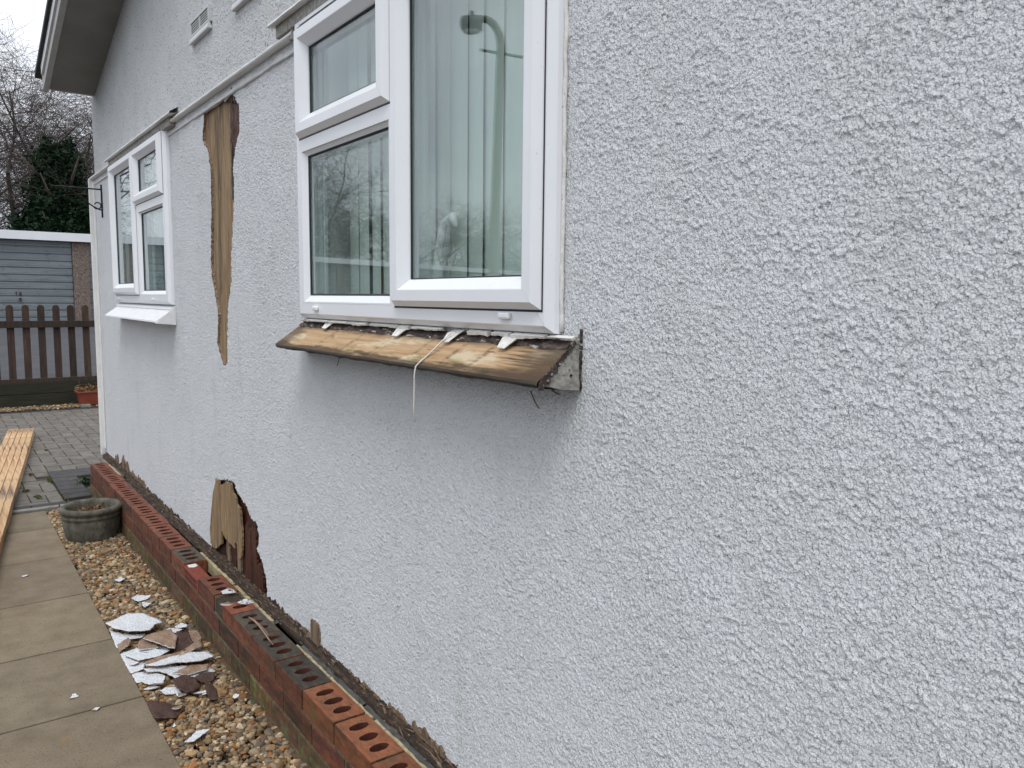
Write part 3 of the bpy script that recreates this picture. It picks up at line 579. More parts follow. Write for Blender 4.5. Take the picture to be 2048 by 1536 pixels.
cr_ = np.zeros_like(Y)
for yc_ in (2.17, 1.99, 1.82, 1.62, 1.47, 1.36): cr_ = np.maximum(cr_, np.exp(-((Y-yc_-.03*(T-.5)-.01*q1)/.008)**2)*np.clip(.5+q2*1.4, 0, 1)*.7)
tb = np.clip((.30-T+.08*q1)/.08, 0, 1)*.5
gn_ = np.clip((fbm(Y/.05, T/.15, 98, 3)-.15)*3, 0, 1)*np.clip((T-.6)*4, 0, 1)
dk = np.stack([np.clip(st*.88, 0, 1), e1*.92, e2, cr_, tb], -1); tot_ = 1-np.prod(1-dk, -1)
C_ = 1-tot_[..., None]*np.array([.86, .88, .90])[None, None]; C_ = C_*(1-gn_[..., None]*np.array([.45, .25, .55])[None, None]); setcol(me, np.clip(C_, .02, 1).reshape(-1, 3))
sill = link('timber_sill', me, 'sillwood', house, smooth=True)
ys = ys[::4]; n = len(ys); fe = .003*fbm(ys/.05, ys*0, 93, 4)
V = []; Fq = []
for i, y in enumerate(ys):
    V += [(ns[0], y, ns[1]+.0002), (ns[0]-.001+fe[i]*.3, y, ns[1]-.005+fe[i]*.3), (ns[0]+.004, y, ns[1]-.011+fe[i]), (-.004, y, ns[1]-.020)]
for i in range(n-1):
    for k in range(3): Fq.append((i*4+k, i*4+k+1, (i+1)*4+k+1, (i+1)*4+k))
link('sill_nose', raw(V, Fq), 'silldark', sill)
CR = [[(-0.005, 2.135, 1.197), (-0.005, 2.206, 1.188), (-0.005, 2.216, 1.173), (-0.005, 2.224, 1.165)], [(-0.005, 1.268, 1.184), (-0.005, 1.257, 1.171), (-0.005, 1.247, 1.161), (-0.005, 1.237, 1.151)], [(-0.005, 1.885, 1.199), (-0.005, 1.876, 1.193), (-0.005, 1.88, 1.189)], [(-0.005, 1.198, 1.195), (-0.005, 1.19, 1.189), (-0.005, 1.173, 1.186)]]
for crk in CR:
    mb = MB(); mb.tube([(x+.0012, y+random.uniform(-.002, .002), z) for x, y, z in crk], .0009, 5); mb.build('render_crack', 'moldy', house)
# the darkened near end and the blackened upper edge
def patch(name, matn, y0, y1, t0, t1, parent, off=.0012, jag=.02, seed=5):
    n = int((y1-y0)/.004)+2; ys = np.linspace(y0, y1, n); mm = 14; V = np.zeros((n, mm, 3))
    for k, t in enumerate(np.linspace(0, 1, mm)):
        e0 = t0+0*ys; e1 = t1+jag*10*fbm(ys/.05, ys*0, seed, 4, .6)*.3
        T = e0+(e1-e0)*t; q = off*(1-abs(2*t-1)**6)
        V[:, k, 0] = -.006+(ns[0]+.006)*T-q*.5; V[:, k, 1] = ys; V[:, k, 2] = zt+(ns[1]-zt)*T+q+.0010*fbm(ys/.01, T/.05, seed+2, 3)
    idx = np.arange(n*mm).reshape(n, mm); q = np.stack([idx[:-1, :-1], idx[1:, :-1], idx[1:, 1:], idx[:-1, 1:]], -1).reshape(-1, 4)
    return link(name, raw(V.reshape(-1, 3), q), matn, parent, smooth=True)
patch('mouldy_edge', 'moldy', 1.13, 2.47, -.05, .20, sill, .004, .016, 6)
# near end: triangular render cheek
mb = MB(); mb.add([(-.004, 1.116, zt+.020), (ns[0]+.004, 1.116, ns[1]-.002), (-.050, 1.114, ns[1]-.016), (-.002, 1.112, ns[1]-.020), (-.004, 1.1185, zt+.004), (ns[0]+.004, 1.1185, ns[1]-.006), (-.050, 1.1185, ns[1]-.016), (-.002, 1.1185, ns[1]-.020)],
    [(0, 1, 2, 3), (0, 4, 5, 1), (1, 5, 6, 2), (2, 6, 7, 3)])
ck = mb.build('render_cheek', 'renderbare', sill)
mb = MB()
for k in range(26):
    t = random.random(); yv = random.uniform(1.108, 1.135); x_ = -.004-.09*t*random.random(); z_ = zt+.022-.09*t*random.uniform(.0, 1) if False else zt+.02-.082*random.random()
    if (-x_)/.1 > (zt+.022-z_)/.075: continue
    s_ = random.uniform(.0015, .0035); mb.box(x_-s_, x_+s_, 1.1155-s_*.5, 1.1155+s_, z_-s_, z_+s_, j=s_*.5)
mb.build('render_crumbs', 'renderbare', ck)
mb = MB()
for k in range(40):
    z_ = zt+.024-.112*k/40; s_ = random.uniform(.0018, .0045); mb.box(-.003-s_*.6-random.uniform(0, .002), -.001, 1.1115-random.uniform(0, .002), 1.1145, z_-s_, z_+s_, j=.001)
for k in range(26):
    t = k/26; mb.box(ns[0]+.004+.085*t-.002, ns[0]+.006+.085*t+random.uniform(.001, .008)*(1-t), 1.1135, 1.1165, ns[1]-.006+.075*t-random.uniform(.002, .014)*(1-t), ns[1]+.001+.075*t, j=.0012)
mb.build('black_joint', 'moldy', ck)
# render wedge under the board
mb = MB(); mb.add([(x, y, z) for y in (1.15, 2.47) for x, z in ((-.002, zt-.004), (ns[0]+.006, ns[1]-.005), (-.002, ns[1]-.019))], [(0, 1, 2), (3, 5, 4), (0, 3, 4, 1), (1, 4, 5, 2)]); mb.build('wedge_core', 'silldark', sill)
# broken sealant line under the frame
y = 1.12
while y < 2.48:
    mb = MB()
    L_ = min(random.uniform(.03, .16), 2.455-y)
    if L_ < .01: break
    if random.random() < .78:
        n_ = max(3, int(L_/.012)); w0 = random.uniform(.003, .008); dx = random.uniform(-.012, -.004)
        vs = []; fs = []
        for i in range(n_+1):
            yv = y+L_*i/n_; j_ = random.uniform(-.0015, .0015); ww = w0*random.uniform(.5, 1.2)
            vs += [(dx-.016+j_, yv, zt+.010-ww), (dx-.018+j_, yv, zt+.010), (dx-.006, yv, zt+.014), (dx-.004, yv, zt+.006)]
        for i in range(n_):
            for k in range(4): fs.append((i*4+k, i*4+(k+1) % 4, (i+1)*4+(k+1) % 4, (i+1)*4+k))
        fs += [(0, 1, 2, 3), tuple(n_*4+k for k in (3, 2, 1, 0))]; mb.add(vs, fs); mb.build('sealant_remnant', 'sealant', sill)
    y += L_+random.uniform(0, .02)
for i, (yc, w) in enumerate([(2.235, .024), (1.775, .024), (1.525, .022), (1.305, .024)]):
    mb = MB(); vs = [(-.010, yc-w*1.1, zt+.010), (-.010, yc+w*.9, zt+.010), (-.032, yc+w*1.1, zt+.002), (-.050, yc+w*.9, zt-.018), (-.048, yc-w*.2, zt-.019), (-.030, yc-w*.9, zt+.000)]
    sq = (.72, .85, .92, .95)[i]; vs = [(x*(sq if x < -.02 else 1), yc+(y-yc)*.9, (zt+.010)+(z-zt-.010)*(sq if x < -.02 else 1)+.001) for x, y, z in vs]; vs2 = [(x, y, z-.0014) for x, y, z in vs]; k = 6
    mb.add(vs+vs2, [tuple(range(k)), tuple(range(2*k-1, k-1, -1))]+[(q, (q+1) % k, (q+1) % k+k, q+k) for q in range(k)])
    for v_i in range(len(mb.v)): mb.v[v_i] = tuple(c+random.uniform(-.0006, .0006) for c in mb.v[v_i])
    mb.build('packing_tab', 'sealant', sill)
# loose strand of sealant
mb = MB(); pts_ = [(-.034, 1.525, H-.078), (-.052, 1.540, H-.100), (-.075, 1.548, H-.124), (-.098, 1.553, H-.143), (-.107, 1.556, H-.153), (-.110, 1.558, H-.172), (-.109, 1.560, H-.20), (-.1095, 1.561, H-.24), (-.109, 1.560, H-.280)]
mb.tube(pts_, [.0028, .0030, .0030, .0032, .0032, .0030, .0032, .0034, .0036], 8, flat=.6)
tag(mb.build('sealant_strand', 'sealant', smooth=True, loc=(-.034, 1.525, H-.078)), 'thin white strand of peeled sealant hanging over the bare timber sill', 'sealant strip')
# ---- sill of window two: white metal clad
mb = MB(); z2 = H-.052
def sillprof(mb, y0, y1):
    pr = [(-.004, z2), (-.022, z2-.004), (-.026, z2-.016), (-.022, z2-.020), (-.094, z2-.072), (-.096, z2-.080), (-.090, z2-.082), (-.002, z2-.088)]
    k = len(pr); vs = [(x, y, z) for y in (y0, y1) for x, z in pr]; mb.add(vs, [tuple(range(k)), tuple(range(2*k-1, k-1, -1))]+[(i, i+1, i+1+k, i+k) for i in range(k-1)])
sillprof(mb, 4.17, 5.585); s2 = mb.build('window_sill', 'metalsill', house)
mb = MB(); mb.add([(-.003, 4.168, z2+.002), (-.099, 4.168, z2-.084), (-.003, 4.168, z2-.092), (-.003, 4.160, z2+.002), (-.099, 4.160, z2-.084), (-.003, 4.160, z2-.092)], [(0, 1, 2), (3, 5, 4), (0, 3, 4, 1), (1, 4, 5, 2)])
mb.build('sill_end_cap', 'metalsill', s2)

# ---- exposed timbers in the wall
def grainboard(name, y0, y1, z0, z1, x, matn, parent, amp=.003, seed=1, st=(.012, .12), keepf=None):
    ny = max(4, int((y1-y0)/.003)); nz_ = max(4, int((z1-z0)/.006)); Y, Z = np.meshgrid(np.linspace(y0, y1, ny), np.linspace(z0, z1, nz_), indexing='ij')
    X = x+amp*fbm(Y/st[0], Z/st[1], seed, 4, .6)+amp*.6*np.round(fbm(Y/.04, Z/.3, seed+5, 3)*2)/2
    return link(name, gridmesh(X, Y, Z, keepf(Y, Z) if keepf else None), matn, parent, smooth=True)
bd = grainboard('exposed_board', 3.06, 3.64, H-.33, H+.82, .008, 'ply', house, .0007, 101, keepf=lambda Y, Z: (Y > 3.215+.012*fbm(Z/.03, Z*0, 3, 3)) | (Z < H+.50+.05*fbm(Y/.02, Y*0, 5, 2)))
grainboard('rotten_stud', 3.05, 3.235, H+.38, H+.80, .006, 'rotred', house, .006, 111, (.008, .06))
def rim(poly, name, matn, close=True, seed=0, inward=.0):
    P = [Vector((q[0], q[1])) for q in poly]; D = []
    for i in range(len(P) if close else len(P)-1):
        A, B = P[i], P[(i+1) % len(P)]; k = max(1, int((B-A).length/.006))
        for j in range(k): D.append(A+(B-A)*j/k)
    V = []; Fq = []; n = len(D)
    for i, q in enumerate(D):
        j1, j2 = random.uniform(-.003, .003), random.uniform(-.003, .003)
        j1, j2 = j1*.5, j2*.5; V += [(-.0015+random.uniform(-.001, .001), q.x+j1, q.y+j2), (.004, q.x+j1+random.uniform(-.0015, .0015), q.y+j2), (.014, q.x+j1*.5, q.y+j2*.5)]
    for i in range(n if close else n-1):
        k = (i+1) % n; Fq += [(3*i, 3*i+1, 3*k+1, 3*k), (3*i+1, 3*i+2, 3*k+2, 3*k+1)]
    return link(name, raw(V, Fq), matn, house)
rim(hole, 'torn_board_edge', 'flakeback'); rim(bhole, 'torn_board_edge', 'rotdark', False)
mb = MB()
for k in range(14): # crumbled top of the stud
    yc = 3.165+random.uniform(-.03, .03); zc = H+.765+random.uniform(-.02, .02); s_ = random.uniform(.006, .014); mb.box(-.002, .02, yc-s_, yc+s_, zc-s_, zc+s_, j=s_*.5)
mb.build('crumbled_wood', 'rotdark', house)
# lower hole: pale plank in front, red rotten sheathing behind
grainboard('rotten_sheathing', 2.86, 3.70, ZB-.02, H-.74, .011, 'rotred', house, .005, 121, (.02, .5))
P3 = [(3.632, -1.12), (3.640, -1.06), (3.618, -1.00), (3.565, -.862), (3.530, -.822), (3.518, -.800), (3.508, -.825), (3.49, -.830), (3.480, -.796), (3.468, -.818), (3.44, -.816), (3.372, -.784), (3.33, -.782), (3.312, -.800), (3.300, -.776), (3.286, -.812), (3.24, -.826), (3.232, -.85), (3.19, -.86), (3.175, -.90), (3.168, -.98), (3.178, -1.04), (3.196, -1.075), (3.232, -1.07), (3.235, -1.03), (3.262, -1.02), (3.275, -1.05), (3.32, -1.045), (3.40, -1.04), (3.43, -1.03), (3.455, -1.02), (3.46, -1.08), (3.50, -1.10), (3.54, -1.12), (3.58, -1.13)]
def slabpoly(name, poly, x0, x1, matn, parent, jag=.0025, rough_amp=.0012):
    P = [Vector(q) for q in poly]; D = []
    for i in range(len(P)):
        A, B = P[i], P[(i+1) % len(P)]; k = max(1, int((B-A).length/.008))
        for j in range(k):
            q = A+(B-A)*j/k; D.append((q.x+random.uniform(-jag, jag), q.y+random.uniform(-jag, jag)))
    bm = bmesh.new(); fr = [bm.verts.new((x0+random.uniform(-1, 1)*rough_amp, y, z)) for y, z in D]; bk = [bm.verts.new((x1, y, z)) for y, z in D]
    f = bm.faces.new(fr); n = len(D)
    for i in range(n): bm.faces.new((fr[i], bk[i], bk[(i+1) % n], fr[(i+1) % n]))
    bmesh.ops.triangulate(bm, faces=[f]); bmesh.ops.recalc_face_normals(bm, faces=bm.faces)
    me = bpy.data.meshes.new(name); bm.to_mesh(me); bm.free(); return link(name, me, matn, parent)
slabpoly('loose_plank', [(y, z+H) for y, z in P3], -.012, -.004, 'ply', house)
for i, (y0, y1, z0, z1, x) in enumerate([(3.10, 3.165, -1.16, -.905, .012), (3.02, 3.085, -1.16, -.90, .008), (2.945, 3.01, -1.17, -1.03, .006), (3.30, 3.345, -1.16, -1.0, .014), (3.40, 3.44, -1.16, -1.03, .016), (3.23, 3.27, -1.16, -1.0, .010)]):
    pts2 = [(y0, z0+H), (y1, z0+H), (y1+.004, (z0+z1)/2+H), (y1-.004, z1+H-.02), ((y0+y1)/2, z1+H), (y0+.005, z1+H-.03), (y0-.003, (z0+z1)/2+H)]
    slabpoly('sheathing_splinter', pts2, x-.012, x-.002, 'rotred' if i < 4 else 'rotgrain', house)
# splinters standing along the wall foot
def splinters(y0, y1, zb, zt_, n, x=-.006, w=.02, matn='rotgrain'):
    for i in range(n):
        yc = y0+(y1-y0)*(i+.5)/n+random.uniform(-.3, .3)*(y1-y0)/n; h_ = (zt_-zb)*random.uniform(.6, 1.0); ww = w*random.uniform(.7, 1.3)
        poly = [(yc-ww, zb), (yc+ww, zb), (yc+ww*.9, zb+h_*.6), (yc+ww*.4, zb+h_*.93), (yc+ww*.1, zb+h_), (yc-ww*.3, zb+h_*.85), (yc-ww*.8, zb+h_*.7)]
        slabpoly('splinter', poly, x+random.uniform(-.003, .003), x+.014, matn, house, .0015)
splinters(5.86, 6.02, ZB-.01, ZB+.066, 3, w=.030); splinters(5.54, 5.76, ZB-.01, ZB+.105, 4, w=.032); splinters(5.05, 5.48, ZB-.02, ZB+.045, 8, w=.035)
slabpoly('splinter', [(2.455, ZB-.01), (2.392, ZB-.012), (2.384, ZB+.03), (2.392, ZB+.055), (2.40, ZB+.068), (2.43, ZB+.074), (2.452, ZB+.070), (2.458, ZB+.03)], -.010, .004, 'rotgrain', house, .0015)
splinters(2.72, 2.90, ZB-.02, ZB+.022, 5, w=.016, matn='rotdark'); splinters(4.0, 5.0, ZB-.02, ZB+.020, 14, w=.03, matn='rotdark'); splinters(2.47, 2.56, ZB-.014, ZB+.016, 4, w=.012); splinters(1.60, 1.68, ZB-.012, ZB+.040, 3, w=.018); splinters(1.69, 1.76, ZB-.012, ZB+.036, 3, w=.016); splinters(1.80, 1.90, ZB-.012, ZB+.020, 5, w=.014); splinters(1.95, 2.3, ZB-.014, ZB+.010, 14, w=.013)
splinters(2.56, 2.9, ZB-.014, ZB+.010, 9, w=.02, matn='rotdark'); splinters(1.2, 1.58, ZB-.014, ZB+.012, 16, w=.013)
# bottom rail of the wall: rotten ledge
ys = np.arange(-.3, 6.33, .004); P = [(-.030, ZB-.036), (-.034, ZB-.030), (-.032, ZB-.013), (-.027, ZB-.006), (-.020, ZB-.004), (-.013, ZB-.004), (-.008, ZB+.000), (-.003, ZB+.002), (.012, ZB+.001)]
k = len(P); n = len(ys); V = np.zeros((n, k, 3))
for i, (x, z) in enumerate(P):
    A = [.001, .0015, .002, .003, .003, .004, .004, .003, .0][i]
    V[:, i, 0] = x+A*1.5*fbm(ys/.03, ys*0+i*.35, 201, 4, .65); V[:, i, 1] = ys; V[:, i, 2] = z+A*2.0*fbm(ys/.016, ys*0+i*.8, 203, 4, .75)
idx = np.arange(n*k).reshape(n, k); q = np.stack([idx[:-1, :-1], idx[1:, :-1], idx[1:, 1:], idx[:-1, 1:]], -1).reshape(-1, 4)
railo = link('bottom_rail', raw(V.reshape(-1, 3), q), 'rotdark', house, smooth=True)
mb = MB()   # fibres and crumbs on the ledge
yc_n = lambda: random.random() < .6
for i in range(420):
    yc = random.uniform(1.2, 6.2)**1; xx = random.uniform(-.022, -.004) if yc_n() else random.uniform(-.042, -.006); L_ = random.uniform(.006, .035)*(1+.1*yc); z_ = ZB-.010+random.uniform(-.004, .006)+(.012 if xx > -.014 else 0)
    d = Vector((random.uniform(-.3, .3), 1, random.uniform(-.35, .35))).normalized()*L_; mb.tube([(xx, yc, z_), (xx+d.x*.5+random.uniform(-.001, .001), yc+d.y*.5, z_+d.z*.5+.001), (xx+d.x, yc+d.y, z_+d.z)], [.0012, .0017, .0006], 5)
tag(mb.build('wood_fibres', 'rotgrain', railo), kind='stuff')
leadp = [(-.031, ZB-.017), (-.035, ZB-.0185), (-.0545, ZB-.022), (-.056, ZB-.035)]
ledge = [(-.022, ZB-.010), (-.030, ZB-.012), (-.040, ZB-.013), (-.047, ZB-.016), (-.047, ZB-.026), (-.040, ZB-.030)]
along('rail_ledge', ledge, 2.72, 5.40, 'rotdark', .006, .004, jag=lambda V: .004*np.stack([0*V[..., 0], 0*V[..., 0], fbm(V[..., 1]/.02, V[..., 0]/.01, 7, 3)], -1))
for y0, y1 in ((-.3, 1.98), (1.99, 2.46)): along('grey_flashing', leadp, y0, y1, 'lead', .02, .0012)
along('grey_flashing', leadp, 2.69, 2.76, 'lead', .01, .001); along('grey_flashing', leadp, 4.26, 5.36, 'lead', .02, .0015); along('grey_flashing', leadp, 5.53, 5.92, 'lead', .02, .0015)
for i, (y0, y1) in enumerate([(-.3, 1.88), (1.90, 2.185), (2.19, 2.465), (2.70, 3.13), (3.15, 3.64), (5.54, 5.93)]):
    mb = MB(); n_ = int((y1-y0)/.02)+1; 
    pr = [(-.064, ZB-.060), (-.064, ZB-.013), (-.0525, ZB-.011), (-.052, ZB-.060)] if i < 3 else [(-.062, ZB-.060), (-.062, ZB-.011), (-.0495, ZB-.010), (-.049, ZB-.060)]
    for s_ in range(n_):
        ya = y0+(y1-y0)*s_/n_; yb = y0+(y1-y0)*(s_+1)/n_
        if s_ == 0: last = [(x+random.uniform(-.0012, .0012), ya, z+random.uniform(-.002, .0015)) for x, z in pr]
        nx = [(x+random.uniform(-.0012, .0012), yb, z+random.uniform(-.002, .0015)) for x, z in pr]
        mb.add(last+nx, [(0, 1, 5, 4), (1, 2, 6, 5), (2, 3, 7, 6)]+([(0, 1, 2, 3)] if s_ == 0 else [])+([(4, 5, 6, 7)] if s_ == n_-1 else [])); last = nx
    mb.build('edge_batten', 'batten', house)
# ---- iron hanging bracket
br = empty('hanging_bracket', (0, 6.06, H+.53), 'black wrought iron hanging basket bracket on the far corner of the wall', 'bracket')
mb = MB(); mb.box(-.012, -.004, 6.050, 6.066, H+.525, H+.745); mb.build('back_plate', 'iron', br, bevel=.002)
mb = MB(); mb.tube([(-.010, 6.058, H+.712), (-.30, 6.058, H+.712), (-.315, 6.058, H+.722)], .005, 8); mb.build('arm', 'iron', br)
mb = MB(); pts_ = []
for k in range(22):
    t = k/21
    pts_.append((-.012-.02*t*0-.19*t**1.2, 6.058, H+.575+.135*t**1.6))
mb.tube(pts_, .0045, 8)
sc_ = [(-.035+.026*math.cos(q)*(1-.35*k/16), 6.058, H+.605+.026*math.sin(q)*(1-.35*k/16)) for k, q in enumerate(np.linspace(-2.6, 2.9, 17))]
mb.tube(sc_, .004, 8); mb.build('scroll_brace', 'iron', br, smooth=True)

# ================================================================== BRICK PLINTH
pl = empty('brick_plinth', (-.115, 3.0, 0), 'low red brick skirting wall with open perforated bricks along its top', 'brick wall')
def rough_brick(mb, x0, x1, y0, y1, z0, z1, c, mi=0): mb.box(x0, x1, y0, y1, z0, z1, c, mi, j=.0012)
XFb, XBb = -.166, -.069
mb = MB(); mm = MB()
for ci, (z0, z1) in enumerate([(.085, .150), (.010, .075), (-.065, .0)]):
    off = (.112, .0, .112)[ci]; dx = (0, .001, -.014)[ci]
    y = 6.01-30*.2255-off
    while y < 6.0:
        ya, yb = max(y+.005, -.6), min(y+.2205, 6.005)
        if yb-ya > .03:
            c = random.uniform(.65, 1.25); cc = (c, c*random.uniform(.85, 1.1), c*random.uniform(.85, 1.1)); 
            rough_brick(mb if ci < 1 else mm, XFb+dx+random.uniform(-.001, .001), XBb, ya, yb, z0, z1, cc)
        y += .2255
mb.build('brick_courses', 'brick', pl, bevel=.002, col=True); mm.build('mossy_base_course', 'mossy', pl, bevel=.003, col=True)
mb = MB(); mb.box(XFb+.0035, XBb-.002, -.6, 6.0, -.06, .159); mb.build('mortar', 'mortar', pl)
def perfbrick(x0, x1, y0, y1, z0, z1, col, mats, tilt=0, nh=3, dz=0):
    bm = bmesh.new(); e = .0016; j = lambda: random.uniform(-.0008, .0008)
    def rect(x0, x1, y0, y1, z, n=6):
        P = []
        for (ax, ay, bx, by) in ((x0, y0, x1, y0), (x1, y0, x1, y1), (x1, y1, x0, y1), (x0, y1, x0, y0)):
            for k in range(n): P.append((ax+(bx-ax)*k/n+j(), ay+(by-ay)*k/n+j(), z+j()*.6))
        return P
    n = 6; A = [bm.verts.new(q) for q in rect(x0, x1, y0, y1, z0)]; B = [bm.verts.new(q) for q in rect(x0, x1, y0, y1, z1-e)]; C = [bm.verts.new(q) for q in rect(x0+e, x1-e, y0+e, y1-e, z1)]
    m4 = len(A)
    for P_, Q_ in ((A, B), (B, C)):
        for i in range(m4):
            f = bm.faces.new((P_[i], P_[(i+1) % m4], Q_[(i+1) % m4], Q_[i])); f.material_index = 0
    edges = [bm.edges.get((C[i], C[(i+1) % m4])) for i in range(m4)]; holes = []
    for k in range(nh):
        yc = y0+(y1-y0)*(.5+(k-(nh-1)/2)*.275)+random.uniform(-.001, .001); xc = (x0+x1)/2+.000; ra, rb = .0275*random.uniform(.93, 1.05), .0160*random.uniform(.93, 1.07); hv = []
        for t in range(20):
            an = 2*math.pi*t/20; rr = random.uniform(.94, 1.06); hv.append(bm.verts.new((xc+ra*math.cos(an)*rr, yc+rb*math.sin(an)*rr, z1)))
        edges += [bm.edges.new((hv[i], hv[(i+1) % 20])) for i in range(20)]; holes.append(hv)
    res = bmesh.ops.triangle_fill(bm, edges=edges, use_beauty=True)
    for f in res['geom']:
        if isinstance(f, bmesh.types.BMFace): f.material_index = 1
    for hv in holes:
        dv = [bm.verts.new((v.co.x, v.co.y, z0+.006)) for v in hv]
        for i in range(20): f = bm.faces.new((hv[i], hv[(i+1) % 20], dv[(i+1) % 20], dv[i])); f.material_index = 3
        f = bm.faces.new(dv); f.material_index = 2
    if tilt:
        for v in bm.verts: v.co.z += tilt*(v.co.y-(y0+y1)/2)
    bmesh.ops.recalc_face_normals(bm, faces=bm.faces)
    me = bpy.data.meshes.new('brick'); bm.to_mesh(me); bm.free(); setcol(me, np.tile(np.array(col), (len(me.vertices), 1))); return link('perforated_brick', me, list(mats)+['airslot', 'brickhole'], pl)
k = -10
while True:
    y0 = 1.684+k*.2255; y1 = y0+.2255
    if y0 > 5.95: break
    if y1 < -.5: k += 1; continue
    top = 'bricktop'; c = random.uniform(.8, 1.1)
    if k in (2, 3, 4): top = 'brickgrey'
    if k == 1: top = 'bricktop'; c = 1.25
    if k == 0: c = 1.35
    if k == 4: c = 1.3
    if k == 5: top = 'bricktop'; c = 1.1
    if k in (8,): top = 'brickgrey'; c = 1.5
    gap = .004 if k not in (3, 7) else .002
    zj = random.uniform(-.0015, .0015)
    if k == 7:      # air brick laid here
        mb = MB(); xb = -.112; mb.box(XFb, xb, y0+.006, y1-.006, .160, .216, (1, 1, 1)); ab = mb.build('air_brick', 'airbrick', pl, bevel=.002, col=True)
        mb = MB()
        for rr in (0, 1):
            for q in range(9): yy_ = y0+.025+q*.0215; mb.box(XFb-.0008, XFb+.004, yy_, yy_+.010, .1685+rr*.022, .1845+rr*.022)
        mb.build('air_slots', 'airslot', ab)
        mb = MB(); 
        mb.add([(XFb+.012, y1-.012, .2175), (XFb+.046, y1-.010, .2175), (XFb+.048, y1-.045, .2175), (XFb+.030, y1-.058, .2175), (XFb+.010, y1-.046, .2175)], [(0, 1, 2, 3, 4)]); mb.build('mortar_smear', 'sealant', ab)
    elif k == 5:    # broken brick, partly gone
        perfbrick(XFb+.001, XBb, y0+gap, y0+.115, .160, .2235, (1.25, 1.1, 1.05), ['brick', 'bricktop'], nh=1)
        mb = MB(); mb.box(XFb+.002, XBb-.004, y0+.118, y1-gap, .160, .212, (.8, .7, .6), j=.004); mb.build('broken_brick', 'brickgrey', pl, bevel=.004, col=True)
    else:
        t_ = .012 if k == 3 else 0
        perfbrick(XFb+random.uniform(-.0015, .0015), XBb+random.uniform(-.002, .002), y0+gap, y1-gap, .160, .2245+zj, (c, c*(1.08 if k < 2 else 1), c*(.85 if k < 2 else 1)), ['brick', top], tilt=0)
    k += 1
mb = MB()      # debris of mortar in the joints of the top course
for i in range(-6, 20):
    y = 1.684+i*.2255
    if abs(y-1.684-7*.2255) < .01 or abs(y-1.684-8*.2255) < .01: continue
    mb.box(XFb+.006, XBb-.006, y-.005, y+.005, .160, .2165+random.uniform(-.006, .002), j=.0015)
mb.build('joint_mortar', 'mortar', pl)

# ================================================================== LOOSE THINGS NEAR THE WALL
def flake(poly, z0, mats, name='render_flake', thick=.0035, curl=.01, seed=0, tiltv=(0, 0), stucc=.0012, jag=.0016):
    g = random.Random(seed); cx = sum(q[0] for q in poly)/len(poly); cy = sum(q[1] for q in poly)/len(poly); D = []
    for i in range(len(poly)):
        A = Vector(poly[i]); B = Vector(poly[(i+1) % len(poly)]); k = max(2, int((B-A).length/.006))
        for j in range(k):
            q = A+(B-A)*j/k; D.append((q.x+g.uniform(-jag, jag), q.y+g.uniform(-jag, jag)))
    D = np.array(D); n = len(D); R = max(math.hypot(x-cx, y-cy) for x, y in D); T = np.linspace(0, 1, 10)[1:]
    px = cx+(D[None, :, 0]-cx)*T[:, None]; py = cy+(D[None, :, 1]-cy)*T[:, None]
    ang = g.uniform(0, 3.14); dd = ((px-cx)*math.cos(ang)+(py-cy)*math.sin(ang))/R
    pz = z0+curl*dd**2+tiltv[0]*(px-cx)+tiltv[1]*(py-cy)+.0025*fbm(px/.03, py/.03, seed+3, 2); top = pz+stucc*(flakes(px, py, .009, seed+11)*.6+fbm(px/.006, py/.006, seed+7, 2))
    zc = z0; V = [(cx, cy, zc+stucc*.3)]+list(map(tuple, np.stack([px, py, top], -1).reshape(-1, 3))); m = len(T); b0 = len(V)
    V += [(cx, cy, zc-thick)]+list(map(tuple, np.stack([px, py, pz-thick], -1).reshape(-1, 3))); Fc = []; mi = []
    for base, rev, mt in ((0, 0, 0), (b0, 1, 1)):
        for i in range(n):
            i2 = (i+1) % n; f = (base, base+1+i, base+1+i2); Fc.append(f[::-1] if rev else f); mi.append(mt)
            for r_ in range(m-1):
                f = (base+1+r_*n+i, base+1+(r_+1)*n+i, base+1+(r_+1)*n+i2, base+1+r_*n+i2); Fc.append(f[::-1] if rev else f); mi.append(mt)
    for i in range(n):
        i2 = (i+1) % n; o1 = 1+(m-1)*n; Fc.append((o1+i, b0+o1+i, b0+o1+i2, o1+i2)); mi.append(1)
    me = bpy.data.meshes.new(name); me.from_pydata(V, [], Fc); me.polygons.foreach_set('material_index', mi)
    return link(name, me, mats, None, True, 0, (cx, cy, z0))
WT = ['flaketop', 'flakeback']; BR = ['flakeback', 'flaketop']; DK = ['flakedark', 'flakedark']
GP = 'pieces of broken wall board dropped on the gravel'
